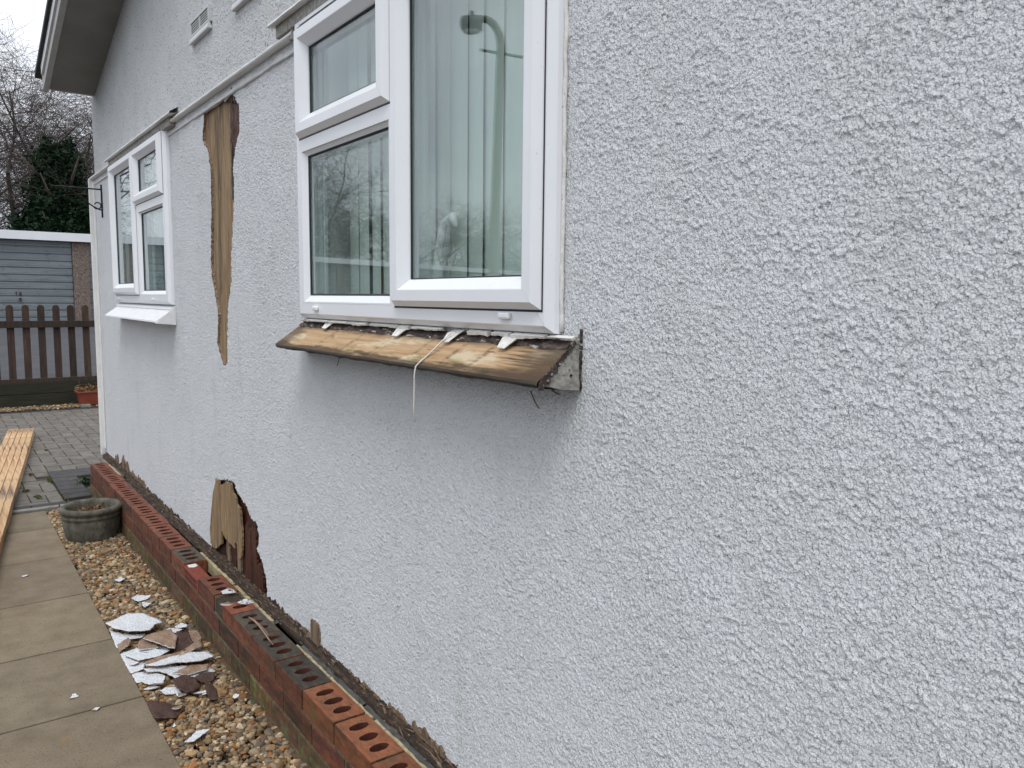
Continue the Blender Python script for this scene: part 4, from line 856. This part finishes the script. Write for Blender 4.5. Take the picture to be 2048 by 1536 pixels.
pcs = [
('A', .040, [(-.485, 3.446), (-.438, 3.465), (-.393, 3.486), (-.336, 3.462), (-.307, 3.41), (-.287, 3.369), (-.29, 3.346), (-.317, 3.349), (-.348, 3.291), (-.381, 3.299), (-.421, 3.332), (-.454, 3.374)], WT, 'largest white roughcast flake, pointed towards the slabs at the back of the heap'),
('Q', .014, [(-.466, 3.415), (-.418, 3.352), (-.365, 3.319), (-.38, 3.306), (-.434, 3.315), (-.469, 3.273)], WT, 'white flake tucked beneath the largest flake beside the slab edge'),
('B', .045, [(-.387, 3.222), (-.365, 3.255), (-.321, 3.254), (-.277, 3.252), (-.279, 3.214), (-.274, 3.163), (-.29, 3.117), (-.315, 3.027), (-.328, 3.045), (-.35, 3.122)], BR, 'tan board fragment lying face down in the middle of the heap'),
('C', .034, [(-.261, 3.22), (-.229, 3.187), (-.239, 3.109), (-.236, 3.083), (-.29, 3.027), (-.309, 3.049), (-.295, 3.111)], DK, 'dark red brown wet board piece beside the tan fragment in the heap'),
('Z', .022, [(-.213, 3.228), (-.186, 3.219), (-.19, 3.153), (-.205, 3.107), (-.224, 3.12), (-.222, 3.166)], BR, 'small tan board scrap at the brick side of the heap'),
('D', .014, [(-.467, 3.185), (-.411, 3.199), (-.385, 3.163), (-.344, 3.152), (-.321, 3.118), (-.358, 3.091), (-.405, 3.064), (-.43, 3.05), (-.424, 3.011), (-.456, 3.009), (-.467, 3.009), (-.468, 3.083)], WT, 'cracked white roughcast sheet along the slab edge in the heap'),
('E', .034, [(-.42, 3.016), (-.37, 3.031), (-.291, 3.036), (-.219, 3.076), (-.228, 3.028), (-.288, 2.999), (-.348, 2.998), (-.407, 2.991)], BR, 'long tan splinter of board crossing the heap'),
('F', .034, [(-.415, 2.984), (-.363, 2.997), (-.285, 3.01), (-.219, 2.982), (-.21, 2.936), (-.263, 2.919), (-.33, 2.949), (-.386, 2.956)], WT, 'long narrow white flake below the tan splinter'),
('G', .016, [(-.422, 2.978), (-.38, 2.988), (-.318, 2.953), (-.24, 2.906), (-.227, 2.865), (-.282, 2.848), (-.35, 2.865), (-.367, 2.915), (-.382, 2.938), (-.417, 2.95)], WT, 'broad white flake under the long narrow flake'),
('G2', .012, [(-.467, 2.998), (-.412, 2.972), (-.384, 2.916), (-.401, 2.852), (-.429, 2.864), (-.437, 2.907), (-.466, 2.916)], WT, 'square cornered white flake touching the slab edge at the front of the heap'),
('H', .010, [(-.415, 2.804), (-.396, 2.816), (-.359, 2.805), (-.361, 2.762), (-.405, 2.772)], WT, 'white flake at the front foot of the heap'),
('H2', .010, [(-.375, 2.761), (-.346, 2.734), (-.376, 2.723)], WT, 'small triangular white flake in front of the heap'),
('I', .024, [(-.367, 2.827), (-.327, 2.844), (-.305, 2.813), (-.299, 2.749), (-.328, 2.725), (-.351, 2.72), (-.367, 2.768)], DK, 'rounded grey brown board scrap at the front of the heap'),
('J', .010, [(-.322, 2.732), (-.287, 2.721), (-.288, 2.707), (-.327, 2.72)], WT, 'thin sliver of white flake beside the rounded brown scrap'),
('K', .010, [(-.459, 2.853), (-.428, 2.868), (-.412, 2.842), (-.449, 2.846)], WT, 'small pointed white flake near the slab corner at the heap'),
('S', .022, [(-.469, 3.264), (-.429, 3.292), (-.424, 3.27), (-.44, 3.234), (-.471, 3.211)], BR, 'brown board scrap by the slab edge between white flakes'),
('T', .028, [(-.404, 3.214), (-.384, 3.256), (-.353, 3.179), (-.352, 3.141), (-.389, 3.14), (-.414, 3.149)], BR, 'split brown board scrap under the tan fragment'),
('P', .026, [(-.248, 3.31), (-.221, 3.327), (-.209, 3.293), (-.216, 3.267), (-.248, 3.295)], WT, 'little white flake at the brick side behind the heap'),
('P2', .020, [(-.330, 3.30), (-.27, 3.315), (-.235, 3.27), (-.26, 3.25), (-.32, 3.27)], WT, 'white flake half covered by tan board behind the heap'),
('Y', .024, [(-.455, 3.15), (-.41, 3.18), (-.36, 3.13), (-.33, 3.08), (-.37, 3.05), (-.43, 3.07)], WT, 'white flake lying on the cracked white sheet by the slab edge'),
('Yb', .020, [(-.35, 2.90), (-.29, 2.93), (-.235, 2.90), (-.25, 2.86), (-.31, 2.855)], BR, 'thin tan scrap showing below the broad white flake'),
('Yc', .018, [(-.455, 2.90), (-.425, 2.925), (-.385, 2.89), (-.40, 2.85), (-.44, 2.86)], WT, 'white flake overlapping the square cornered flake at the front of the heap'),
('R', .017, [(-.296, 2.827), (-.268, 2.846), (-.235, 2.815), (-.246, 2.776), (-.285, 2.781)], DK, 'dark brown crumbled scrap at the brick side of the heap'),
('X', .014, [(-.277, 2.768), (-.261, 2.764), (-.258, 2.702), (-.276, 2.629), (-.294, 2.642), (-.289, 2.702)], DK, 'narrow brown bark like scrap lying in front of the heap'),
('L', .014, [(-.324, 3.771), (-.294, 3.8), (-.25, 3.751), (-.272, 3.716), (-.307, 3.716)], WT, 'five sided white flake alone on the gravel behind the heap'),
('M', .014, [(-.298, 3.692), (-.27, 3.655), (-.301, 3.623), (-.303, 3.648)], WT, 'small white chip next to a tan scrap behind the heap'),
('M2', .010, [(-.287, 3.709), (-.256, 3.724), (-.232, 3.719), (-.248, 3.694), (-.279, 3.679)], BR, 'tan scrap between two white flakes behind the heap'),
('N', .012, [(-.467, 2.739), (-.424, 2.712), (-.381, 2.645), (-.413, 2.602), (-.472, 2.625)], DK, 'flat dark brown board scrap against the slab in front of the heap'),
('O', .014, [(-.427, 2.426), (-.382, 2.466), (-.349, 2.446), (-.376, 2.431), (-.404, 2.41)], WT, 'nearest white flake lying alone on the gravel'),
('O2', .014, [(-.345, 4.06), (-.315, 4.09), (-.305, 4.05), (-.33, 4.03)], WT, 'white chip on the gravel between the pot and the heap'),
('c1', .010, [(-.678, 2.925), (-.665, 2.955), (-.653, 2.952), (-.649, 2.929), (-.664, 2.925)], WT, 'white chip lying on the concrete slab beside the heap'),
('c2', .010, [(-.700, 4.388), (-.672, 4.395), (-.672, 4.378), (-.70, 4.374)], WT, 'tiny white chip on the far concrete slab'),
('c3', .010, [(-.63, 2.800), (-.615, 2.812), (-.605, 2.80), (-.615, 2.79)], WT, 'tiny white chip in the joint between two near slabs'),
('U', .2265, [(-.132, 3.058), (-.098, 3.081), (-.085, 3.05), (-.087, 3.018), (-.133, 3.029)], WT, 'white flake lying over a brick hole near the air brick'),
('V', .2265, [(-.114, 2.911), (-.084, 2.931), (-.067, 2.915), (-.064, 2.873), (-.09, 2.868), (-.106, 2.879)], WT, 'white flake on the broken brick beside the pale batten'),
('Wt', .2250, [(-.17, 2.935), (-.139, 2.945), (-.129, 2.911), (-.142, 2.9), (-.164, 2.916)], BR, 'pale tan flake on the outer edge of the broken brick'),
]
for i, (k, z, poly, ms, lab) in enumerate(pcs):
    big = k in 'ABD'; cur = .016 if k in ('A',) else (.010 if k in 'BCEFG' else .004)
    if z > .2: cur = .001
    if .0 < z < .2 and k not in ('A', 'B') and k[0] != 'c' and len(k) < 3:
        gx = sum(q[0] for q in poly)/len(poly); gy = sum(q[1] for q in poly)/len(poly); poly = [(max(-.474, gx+(x-gx)*1.12), gy+(y-gy)*1.14) for x, y in poly]
    o = flake(poly, z, ms, 'board_scrap' if ms is not WT else 'render_flake', .003, cur, 30+i, tiltv=((0, 0) if z > .2 or k[0] == 'c' else (random.uniform(-.08, .08), random.uniform(-.08, .08))))
    tag(o, lab, 'board scrap' if ms is not WT else 'render flake', GP if .0 < z < .2 and k[0] != 'c' else None)
# many small chips about the heap (rest of the rubbish, too small to tell apart)
for i in range(26):
    cx = random.uniform(-.45, -.2); cy = random.gauss(3.05, .30); s_ = random.uniform(.007, .018)
    poly = [(cx+s_*math.cos(t)*random.uniform(.5, 1.2), cy+s_*math.sin(t)*random.uniform(.5, 1.2)) for t in np.linspace(0, 5.3, 6)]
    ms = random.choice([WT, WT, BR, DK]); o = flake(poly, random.uniform(.008, .022), ms, 'chip', .002, .002, 90+i, (random.uniform(-.3, .3), random.uniform(-.3, .3)))
    tag(o, {0: 'tiny white chip of render scattered in the gravel around the heap', 1: 'tiny tan chip of board scattered in the gravel around the heap', 2: 'tiny dark brown chip of wood scattered in the gravel around the heap'}[[WT, BR, DK].index(ms)], 'chip', 'tiny %s chips around the heap' % {0: 'white', 1: 'tan', 2: 'dark'}[[WT, BR, DK].index(ms)])
# stick on the bricks
mb = MB(); mb.tube([(-.128, 2.735, .232), (-.124, 2.690, .234), (-.125, 2.640, .235), (-.128, 2.580, .234), (-.133, 2.520, .232), (-.134, 2.468, .230)], [.002, .0035, .003, .0032, .0026, .0012], 7)
mb.tube([(-.118, 2.700, .231), (-.120, 2.65, .233), (-.118, 2.600, .232), (-.124, 2.54, .231)], [.001, .0022, .002, .001], 6)
tag(mb.build('twisted_stick', 'flakeback', smooth=True, loc=(-.13, 2.6, .232)), 'pale splintered stick lying lengthwise on two grey perforated bricks', 'stick')
# twigs and debris on the bricks by the wall
mb = MB()
for i in range(70):
    yc = random.uniform(2.78, 3.12); xx = random.uniform(-.10, -.062); a_ = random.uniform(0, 3.14); L_ = random.uniform(.006, .022); mb.tube([(xx, yc, .227+random.uniform(0, .006)), (xx+L_*math.cos(a_)*.6, yc+L_*math.sin(a_), .228+random.uniform(0, .006))], [.001, .0006], 4)
tag(mb.build('wood_litter', 'rotgrain'), 'loose brown wood litter on the brick tops by the wall', kind='stuff')
# ---- stone pot
pot = empty('stone_pot', (-.31, 4.95, -.01), 'round weathered concrete barrel pot against the brick plinth', 'plant pot')
mb = MB(); mb.lathe([(.118, -.02), (.130, .0), (.139, .03), (.146, .07), (.149, .11), (.148, .122), (.1535, .126), (.1535, .138), (.149, .142), (.151, .150), (.160, .156), (.164, .166), (.162, .178), (.152, .185), (.138, .184), (.129, .176), (.126, .165), (.122, .12)], -.31, 4.95, 64, .004)
mb.build('pot_body', 'potstone', pot, smooth=True)
mb = MB(); mb.lathe([(.124, .135), (.09, .142), (.04, .139), (.0005, .143)], -.31, 4.95, 32, .03); mb.build('soil', 'soil', pot, smooth=True)
P_ = np.stack([-.31+rng.normal(0, .05, 150), 4.95+rng.normal(0, .05, 150), .148+rng.uniform(0, .018, 150)], -1); V, Fq = leafquads(P_, .008, 5); link('dead_leaves', raw(V, Fq), 'deadleaf', pot)
mb = MB()
for i in range(7):
    a_ = random.uniform(0, 6.28); mb.tube([(-.30, 4.93, .14), (-.30+.02*math.cos(a_), 4.93+.02*math.sin(a_), .17+random.uniform(0, .02)), (-.30+.05*math.cos(a_), 4.93+.05*math.sin(a_), .165+random.uniform(0, .02))], [.0015, .001, .0006], 5)
mb.build('dry_stems', 'deadleaf', pot)
# ---- weed by the plinth end and at the corner of the house
for (cx, cy, n, s_, lab) in [(-.155, 6.35, 90, .014, 'small dark green weed growing where the paving meets the end of the plinth'), (-.03, 6.47, 60, .008, 'mossy weed tuft at the foot of the far house corner')]:
    V, Fq = leafquads(np.stack([rng.normal(cx, .02, n), rng.normal(cy, .03, n), rng.uniform(.005, .05, n)], -1), s_, 8, .5); tag(link('weed', raw(V, Fq), 'weed', loc=(cx, cy, 0)), lab, 'weed')
# ---- stacked lengths of timber
d_ = Vector((.128, 1, 0)).normalized(); s_ = Vector((d_.y, -d_.x, 0)); end = Vector((-.242, 8.86, 0))   # far right corner
labs = ['rightmost new timber length of the bundle on the paving', 'second timber length from the right in the bundle', 'middle timber length of the bundle, its face stained grey', 'fourth timber length from the right in the bundle', 'leftmost timber length of the bundle on the paving']
for i in range(5):
    w = .040; L_ = 5.2+random.uniform(-.1, .1); e = end-s_*(w+.003)*i+d_*random.uniform(-.015, .01); z0, z1 = .008, .080+random.uniform(-.003, .003)
    n_ = 14; vs = []
    for q in range(n_+1):
        c_ = e-d_*L_*q/n_+s_*random.uniform(-.0012, .0012)
        for (aa, zz_) in ((0, z0), (0, z1), (-w, z1), (-w, z0)): vs.append(tuple(c_+s_*aa+Vector((0, 0, zz_+random.uniform(-.0006, .0006)))))
    fs = [(q*4+t, q*4+(t+1) % 4, (q+1)*4+(t+1) % 4, (q+1)*4+t) for q in range(n_) for t in range(4)]+[(0, 1, 2, 3), tuple(n_*4+t for t in (3, 2, 1, 0))]
    mb = MB(); mb.add(vs, fs); o = mb.build('timber_length', 'sawn', bevel=.002, loc=tuple(e+Vector((0, 0, z0)))); tag(o, labs[i], 'timber', 'new timber lengths laid side by side')
mb = MB(); q0 = end-d_*.62
for zz_ in (0,):
    A = q0+s_*.003; B = q0-s_*.218; w = d_*.012
    mb.add([tuple(A+Vector((0, 0, .004))), tuple(A+Vector((0, 0, .086))), tuple(B+Vector((0, 0, .086))), tuple(B+Vector((0, 0, .004)))]+[tuple(p_+w) for p_ in (A+Vector((0, 0, .004)), A+Vector((0, 0, .086)), B+Vector((0, 0, .086)), B+Vector((0, 0, .004)))], [(0, 1, 5, 4), (1, 2, 6, 5), (2, 3, 7, 6)])
tag(mb.build('binding_strap', 'black', loc=tuple(q0)), 'thin black strap round the far end of the timber bundle', 'strap')

# ================================================================== FENCE, PLANTER
fe_ = empty('picket_fence', (0, 11.17, 0), 'dark brown round topped picket fence at the end of the paving', 'fence')
x = -.235-.1615*22; k = 0; pk = []
while x < 3.2:
    w = .0385; mb = MB(); t = .018; yb = 11.175; z0, z1 = .30, 1.245-w; vs = []
    prof = [(-w, z0), (w, z0), (w, z1)]+[(w*math.cos(a_), z1+w*math.sin(a_)) for a_ in np.linspace(0, math.pi, 9)[1:-1]]+[(-w, z1)]
    n_ = len(prof); lean = random.uniform(-.004, .004)
    for yy_ in (yb, yb+t): vs += [(x+px_+lean*(pz_-z0), yy_, pz_) for px_, pz_ in prof]
    c = random.uniform(.7, 1.35); mb.add(vs, [tuple(range(n_)), tuple(range(2*n_-1, n_-1, -1))]+[(i, (i+1) % n_, (i+1) % n_+n_, i+n_) for i in range(n_)], (c, c*random.uniform(.9, 1.05), c*.95))
    mb.build('picket', 'fence', fe_, bevel=.002, col=True); x += .1615
mb = MB(); mb.box(-4.1, 3.2, 11.135, 11.174, .970, 1.052, (.75, .75, .75)); mb.build('rail', 'fence', fe_, bevel=.003, col=True); mb = MB(); mb.box(-4.1, 3.2, 11.135, 11.174, .30, .352); mb.build('rail', 'fence', fe_, bevel=.003, col=True)
for px_ in (-3.2, -1.4, 1.15, 2.9):
    mb = MB(); mb.box(px_-.045, px_+.045, 11.194, 11.284, 0, 1.10); mb.build('post', 'fence', fe_, bevel=.004, col=True)
mb = MB(); mb.box(-4.1, 3.2, 11.13, 11.17, -.05, .16); mb.box(-4.1, 3.2, 11.135, 11.175, .165, .296); mb.build('gravel_board', 'board', fe_, bevel=.004)
pt = empty('window_box_planter', (.68, 10.9, .05), 'red brown plastic trough planter with dead plants by the fence', 'planter')
mb = MB(); y0, y1 = 10.79, 11.01
lo = [(.425, y0+.03, .028), (.975, y0+.03, .028), (.975, y1-.03, .028), (.425, y1-.03, .028)]; hi = [(.39, y0, .195), (1.01, y0, .195), (1.01, y1, .195), (.39, y1, .195)]
inn = [(.40, y0+.012, .195), (1.0, y0+.012, .195), (1.0, y1-.012, .195), (.40, y1-.012, .195)]; dn = [(.405, y0+.016, .165), (.995, y0+.016, .165), (.995, y1-.016, .165), (.405, y1-.016, .165)]
mb.add(lo+hi+inn+dn, [(3, 2, 1, 0)]+[(i+4*k, (i+1) % 4+4*k, (i+1) % 4+4*(k+1), i+4*(k+1)) for k in range(3) for i in range(4)]+[(12, 13, 14, 15)], mi=0)
mb.build('trough', 'terracotta', pt, bevel=.003)
mb = MB(); mb.box(.380, 1.02, y0-.010, y0-.0005, .178, .198); mb.box(.380, .3895, y0-.010, y1+.010, .178, .198); mb.box(1.0105, 1.02, y0-.010, y1+.010, .178, .198); mb.box(.380, 1.02, y1+.0005, y1+.010, .178, .198); mb.build('rim', 'terracotta', pt, bevel=.003)
mb = MB(); mb.box(.406, .994, y0+.017, y1-.017, .166, .176); mb.build('soil', 'soil', pt)
n = 900; P_ = np.stack([rng.uniform(.39, 1.0, n), rng.uniform(y0, y1, n), .185+np.abs(rng.normal(0, .035, n))], -1); V, Fq = leafquads(P_, .014, 9); link('dead_plants', raw(V, Fq), 'deadleaf', pt)
for i, (bx, lab) in enumerate([(.475, 'grey block under the left end of the red planter'), (.92, 'grey block under the right end of the red planter')]):
    mb = MB(); mb.box(bx-.052, bx+.052, 10.765, 10.97, .003, .040, j=.001) if i == 0 else mb.box(bx-.05, bx+.05, 10.80, 10.99, .003, .027)
    tag(mb.build('paving_block', 'kerb', bevel=.004, loc=(bx, 10.87, .003)), lab, 'block', 'blocks under the planter')

# ================================================================== GARAGES
def garage_row(org, ang, bays, lab, group, zb=.66, first=0.0, num=None):
    ca, sa = math.cos(ang), math.sin(ang)
    def T(x, y): return (org[0]+x*ca-y*sa, org[1]+x*sa+y*ca)
    root = empty('garage_block', (org[0], org[1], zb), lab, 'garages', group)
    def bx(mb, x0, x1, y0, y1, z0, z1):
        vs = [(*T(x, y), z) for x in (x0, x1) for y in (y0, y1) for z in (z0, z1)]; mb.add(vs, [(0, 1, 3, 2), (4, 6, 7, 5), (0, 4, 5, 1), (2, 3, 7, 6), (0, 2, 6, 4), (1, 5, 7, 3)])
    W_ = 2.12; P_ = .35; tot = bays*(W_+P_)+P_
    mb = MB(); bx(mb, -.15, tot+.15, -.10, -.06, 2.605, 2.795); mb.build('fascia', 'fascia', root)
    mb = MB(); bx(mb, -.1, tot+.1, -.055, 5.2, 2.64, 2.775); mb.build('roof', 'asphalt', root)
    mb = MB(); bx(mb, 0, tot, 5.0, 5.15, zb-.3, 2.63); bx(mb, 0, .12, .15, 5.0, zb-.3, 2.63); bx(mb, tot-.12, tot, .15, 5.0, zb-.3, 2.63); mb.build('wall', 'pebble', root)
    for b in range(bays+1):
        mb = MB(); bx(mb, b*(W_+P_), b*(W_+P_)+P_, 0, .14, zb-.3, 2.63); mb.build('pebbledash_pier', 'pebble', root)
    for b in range(bays):
        x0 = b*(W_+P_)+P_+.01; x1 = x0+W_-.02; V = []; n_ = 12; hh = (2.60-zb)/n_; pr = []
        for q in range(n_):
            z_ = zb+q*hh; pr += [(.030, z_), (.050, z_+.012), (.050, z_+.026), (.030, z_+.040), (.030, z_+hh*.5), (.026, z_+hh*.5+.006), (.030, z_+hh*.5+.012)]
        pr.append((.03, 2.60)); kk = len(pr)
        V = [(*T(x, .02+y), z) for x in (x0, x1) for y, z in pr]; me_f = [(i, i+1, i+1+kk, i+kk) for i in range(kk-1)]
        me = bpy.data.meshes.new('d'); me.from_pydata(V, [], me_f); d = link('garage_door', me, 'door', root)
        if num and b == num[0]:
            nx = num[1]
            mb = MB(); bx(mb, nx-.022, nx+.022, .012, .045, 1.245, 1.29); bx(mb, nx-.010, nx+.010, -.01, .012, 1.20, 1.285); mb.build('handle', 'black', d)
            mb = MB(); w = .013      # house number 14
            xx = nx-.075; bx(mb, xx, xx+w, .040, .046, 1.335, 1.425); bx(mb, xx-.012, xx, .040, .046, 1.400, 1.413)
            xx = nx-.005; bx(mb, xx+.022, xx+.022+w, .040, .046, 1.335, 1.425); bx(mb, xx-.022, xx+.045, .040, .0455, 1.355, 1.368)
            vs = [(*T(x, y), z) for y in (.040, .0452) for x, z in ((xx-.022, 1.362), (xx-.010, 1.366), (xx+.026, 1.425), (xx+.012, 1.425))]
            mb.add(vs, [(0, 1, 2, 3), (4, 7, 6, 5), (0, 4, 5, 1), (1, 5, 6, 2), (2, 6, 7, 3), (3, 7, 4, 0)]); mb.build('door_number', 'black', d)
        else:
            mb = MB(); nx = (x0+x1)/2; bx(mb, nx-.022, nx+.022, .012, .045, 1.245, 1.29); mb.build('handle', 'black', d)
    return root
PW = 2.12+.35
garage_row((1.745-PW*3-.0, 21.0), .02, 6, 'row of grey ribbed garage doors under a white fascia beyond the fence', None, num=(2, .66-(1.745-PW*3)))
garage_row((-25.0, 33.6), -.42, 7, 'second garage row with white fascia seen mirrored in the window glass', None)

# ================================================================== LAMP POST (mirrored in the glass)
lp = empty('street_lamp', (-5.72, 9.6, -.06), 'tall grey street lamp with curved neck mirrored in the near window', 'street lamp')
A = Vector((-5.72, 9.6, 0)); hd = Vector((.75, .66, 0)).normalized()
mb = MB(); LN = Vector((-.82, -.57, 0))*.10; pts_ = [A+LN*max(0, (z-1.2)/3.7)+Vector((0, 0, z)) for z in (-.06, 1.2, 1.25, 3, 4.6, 4.93)]; rr = [.10, .095, .078, .072, .066, .064]
for t in np.linspace(0, 1, 10)[1:]:
    an = t*math.pi/2; pts_.append(A+LN+hd*(.27*(1-math.cos(an)))+Vector((0, 0, 4.93+.40*math.sin(an)))); rr.append(.062-.012*t)
pts_.append(A+LN+hd*.33+Vector((0, 0, 5.33))); rr.append(.05)
mb.tube(pts_, rr, 14); mb.build('lamp_column', 'lamp_grey', lp, smooth=True)
mb = MB(); c = A+LN+hd*.42+Vector((0, 0, 5.27)); mb.tube([c-hd*.15, c-hd*.145, c, c+hd*.13, c+hd*.16], [.07, .115, .13, .115, .07], 8, flat=.95); lh = mb.build('lamp_head', 'lamp_dark', lp, smooth=True)
mb = MB(); c2 = c-Vector((0, 0, .085)); mb.tube([c2-hd*.11, c2, c2+hd*.10, c2+hd*.13], [.06, .085, .07, .03], 12, flat=.8); mb.build('lamp_bowl', 'lampglass', lh, smooth=True)
mb = MB(); mb.tube([c+Vector((0, 0, .10)), c+Vector((0, 0, .17))], [.03, .025], 10); mb.build('photocell', 'lamp_dark', lh)
mb = MB(); dd = Vector((.80, .60, 0)); mb.tube([A+LN+Vector((0, 0, 4.80))-dd*.32, A+LN+Vector((0, 0, 4.90))+dd*.30], .022, 8); mb.build('cross_arm', 'lamp_grey', lp)

# ================================================================== TREES
def segs_to_mesh(P0, P1, R0_, R1_, n=4):
    P0 = np.array(P0); P1 = np.array(P1); R0_ = np.array(R0_)[:, None, None]; R1_ = np.array(R1_)[:, None, None]
    d = P1-P0; d /= np.linalg.norm(d, axis=1)[:, None]+1e-9; h = np.where(np.abs(d[:, 2:3]) < .9, [[0, 0, 1.]], [[1., 0, 0]]); u = np.cross(d, h); u /= np.linalg.norm(u, axis=1)[:, None]; w = np.cross(d, u)
    t = np.arange(n)*2*math.pi/n; ring_ = u[:, None]*np.cos(t)[None, :, None]+w[:, None]*np.sin(t)[None, :, None]
    V = np.concatenate([P0[:, None]+ring_*R0_, P1[:, None]+ring_*R1_], 1); m = len(P0); k = np.arange(n); q = np.stack([k, (k+1) % n, (k+1) % n+n, k+n], -1)
    return raw(V.reshape(-1, 3), (q[None]+(np.arange(m)*2*n)[:, None, None]).reshape(-1, 4))
def bare_tree(seed, height, spread, stems=3, depth=6, twigf=1.0):
    g = random.Random(seed); thick = ([], [], [], []); thin = ([], [], [], [])
    def grow(p_, d, L_, r_, dep):
        n_ = 4 if dep > 1 else 3
        for i in range(n_):
            d = (d+Vector((g.gauss(0, .16), g.gauss(0, .16), g.gauss(.02, .12)))).normalized(); q_ = p_+d*L_/n_; r2 = r_*.90
            T = thick if r_ > .016 else thin; T[0].append(p_[:]); T[1].append(q_[:]); T[2].append(r_); T[3].append(r2); p_, r_ = q_, r2
            if dep > 0 and (i > 0 or dep < depth):
                for _ in range(1 if g.random() < .72 else 2):
                    ax = Vector((g.gauss(0, 1), g.gauss(0, 1), g.gauss(0, .6))); nd = (d*.55+ax.normalized()*spread).normalized()
                    grow(p_, nd, L_*g.uniform(.5, .74), max(r_*.58, .0042), dep-1)
    for s_ in range(stems):
        a_ = g.uniform(0, 6.28); grow(Vector((.15*math.cos(a_), .15*math.sin(a_), 0)), Vector((.22*math.cos(a_), .22*math.sin(a_), 1)).normalized(), height*.62*g.uniform(.8, 1.05), .075*height/7, depth)
    return segs_to_mesh(*thick, 6), segs_to_mesh(*thin, 3), len(thin[0])
tmesh = []
for sd, hh, sp_, st in ((11, 7.6, .75, 3), (23, 7.0, .85, 2), (37, 8.4, .7, 3)):
    a_, b_, n_ = bare_tree(sd, hh, sp_, st, 5); a_.materials.append(M['bark']); b_.materials.append(M['twig']); tmesh.append((a_, b_)); print('tree', n_)
def put_tree(i, x, y, z, rot, s, lab, group='bare winter trees'):
    t = empty('bare_tree', (x, y, z), lab, 'tree', group); t.rotation_euler.z = rot; t.scale = (s, s, s)
    for nm, me in zip(('trunk', 'crown'), tmesh[i]): o = bpy.data.objects.new(nm, me); S.collection.objects.link(o); o.parent = t
put_tree(0, .9, 26.5, .7, .4, 1.0, 'bare many stemmed tree left of the ivy mass beyond the garages')
put_tree(1, 3.1, 29.5, .7, 2.0, 1.12, 'bare tree whose branches show above the ivy beside the house corner')
put_tree(2, -1.2, 29, .7, 4.2, .95, 'bare tree at the left edge of the photograph beyond the garages')
put_tree(1, 1.9, 28, .7, 5.1, 1.0, 'bare tree with tangled twigs behind the left side of the ivy mass')
put_tree(0, 5.4, 30, .7, 1.3, 1.0, 'bare tree mostly hidden behind the far corner of the house')
G2_ = 'trees mirrored in the window glass'
for i, (x, y, s, rt) in enumerate([(-12.5, 34, 1.05, .3), (-15.5, 36.5, .85, 2.2), (-19, 38, .85, 3.9), (-22.5, 38.5, .8, 5.0), (-26.5, 41, .8, 1.0), (-31, 42, .75, 2.9), (-9, 33, .9, 4.4)]):
    put_tree(i % 3, x, y, .7, rt, s, ['tallest bare tree mirrored at the left of the near window', 'second bare tree in the row mirrored in the near window', 'third bare tree in the row mirrored in the near window', 'fourth bare tree mirrored behind the lamp column', 'fifth bare tree mirrored right of the lamp column', 'farthest bare tree of the mirrored row', 'bare tree mirrored in the far window'][i], G2_)
def blob_leaves(blobs, n, size, seed):
    g = np.random.default_rng(seed); out = []
    tot = sum(b[3]*b[4] for b in blobs)
    for (cx, cy, cz, rh, rv) in blobs:
        k = int(n*rh*rv/tot); v = g.normal(size=(k, 3)); v /= np.linalg.norm(v, axis=1)[:, None]; r_ = g.uniform(.45, 1.05, k)**.5
        lump = 1+.22*np.sin(v[:, 0]*7+cx)*np.sin(v[:, 2]*8+cz)+.12*g.normal(size=k)
        out.append(np.stack([cx+v[:, 0]*rh*r_*lump, cy+v[:, 1]*rh*r_*lump, cz+v[:, 2]*rv*r_*lump], -1))
    return leafquads(np.concatenate(out), size, seed+1)
def ivy_tree(x, y, z, blobs, n, lab, seed, h):
    t = empty('ivy_clad_tree', (x, y, z), lab, 'tree', None)
    mb = MB(); mb.tube([(x, y, z), (x+.05, y, z+h*.3), (x-.05, y+.05, z+h*.6), (x+.05, y, z+h*.95)], [.22, .18, .12, .05], 8)
    for i in range(9):
        a_ = random.uniform(0, 6.28); zz_ = z+h*random.uniform(.25, .85); mb.tube([(x, y, zz_), (x+.5*math.cos(a_), y+.5*math.sin(a_), zz_+.3), (x+1.0*math.cos(a_), y+1.0*math.sin(a_), zz_+.9)], [.06, .04, .015], 6)
    mb.build('trunk', 'bark', t, smooth=True); V, Fq = blob_leaves(blobs, int(n*1.7), .046, seed); link('crown', raw(V, Fq), 'ivy', t)
ivy_tree(1.85, 23.2, .7, [(1.80, 23.2, 4.35, .55, .85), (1.80, 23.2, 3.4, .80, 1.0), (1.45, 23.0, 2.6, .80, .9), (1.95, 23.3, 2.0, 1.0, 1.2)], 17000, 'dark green ivy clad tree, its domed top above the garage roof', 301, 4.6)
ivy_tree(2.95, 24.0, .7, [(2.95, 24.0, 3.75, .70, .85), (2.85, 23.9, 2.9, .9, 1.0), (2.8, 23.8, 1.9, 1.1, 1.2), (3.8, 24.2, 3.4, 1.0, 1.3)], 15000, 'dark evergreen mass beside the far corner of the house', 305, 4.0)
ivy_tree(-11.5, 31.5, .7, [(-11.5, 31.5, 4.2, .8, 1.3), (-11.4, 31.5, 2.6, 1.1, 1.5)], 7000, 'dark evergreen tree mirrored in the left pane of the near window', 309, 4.6)
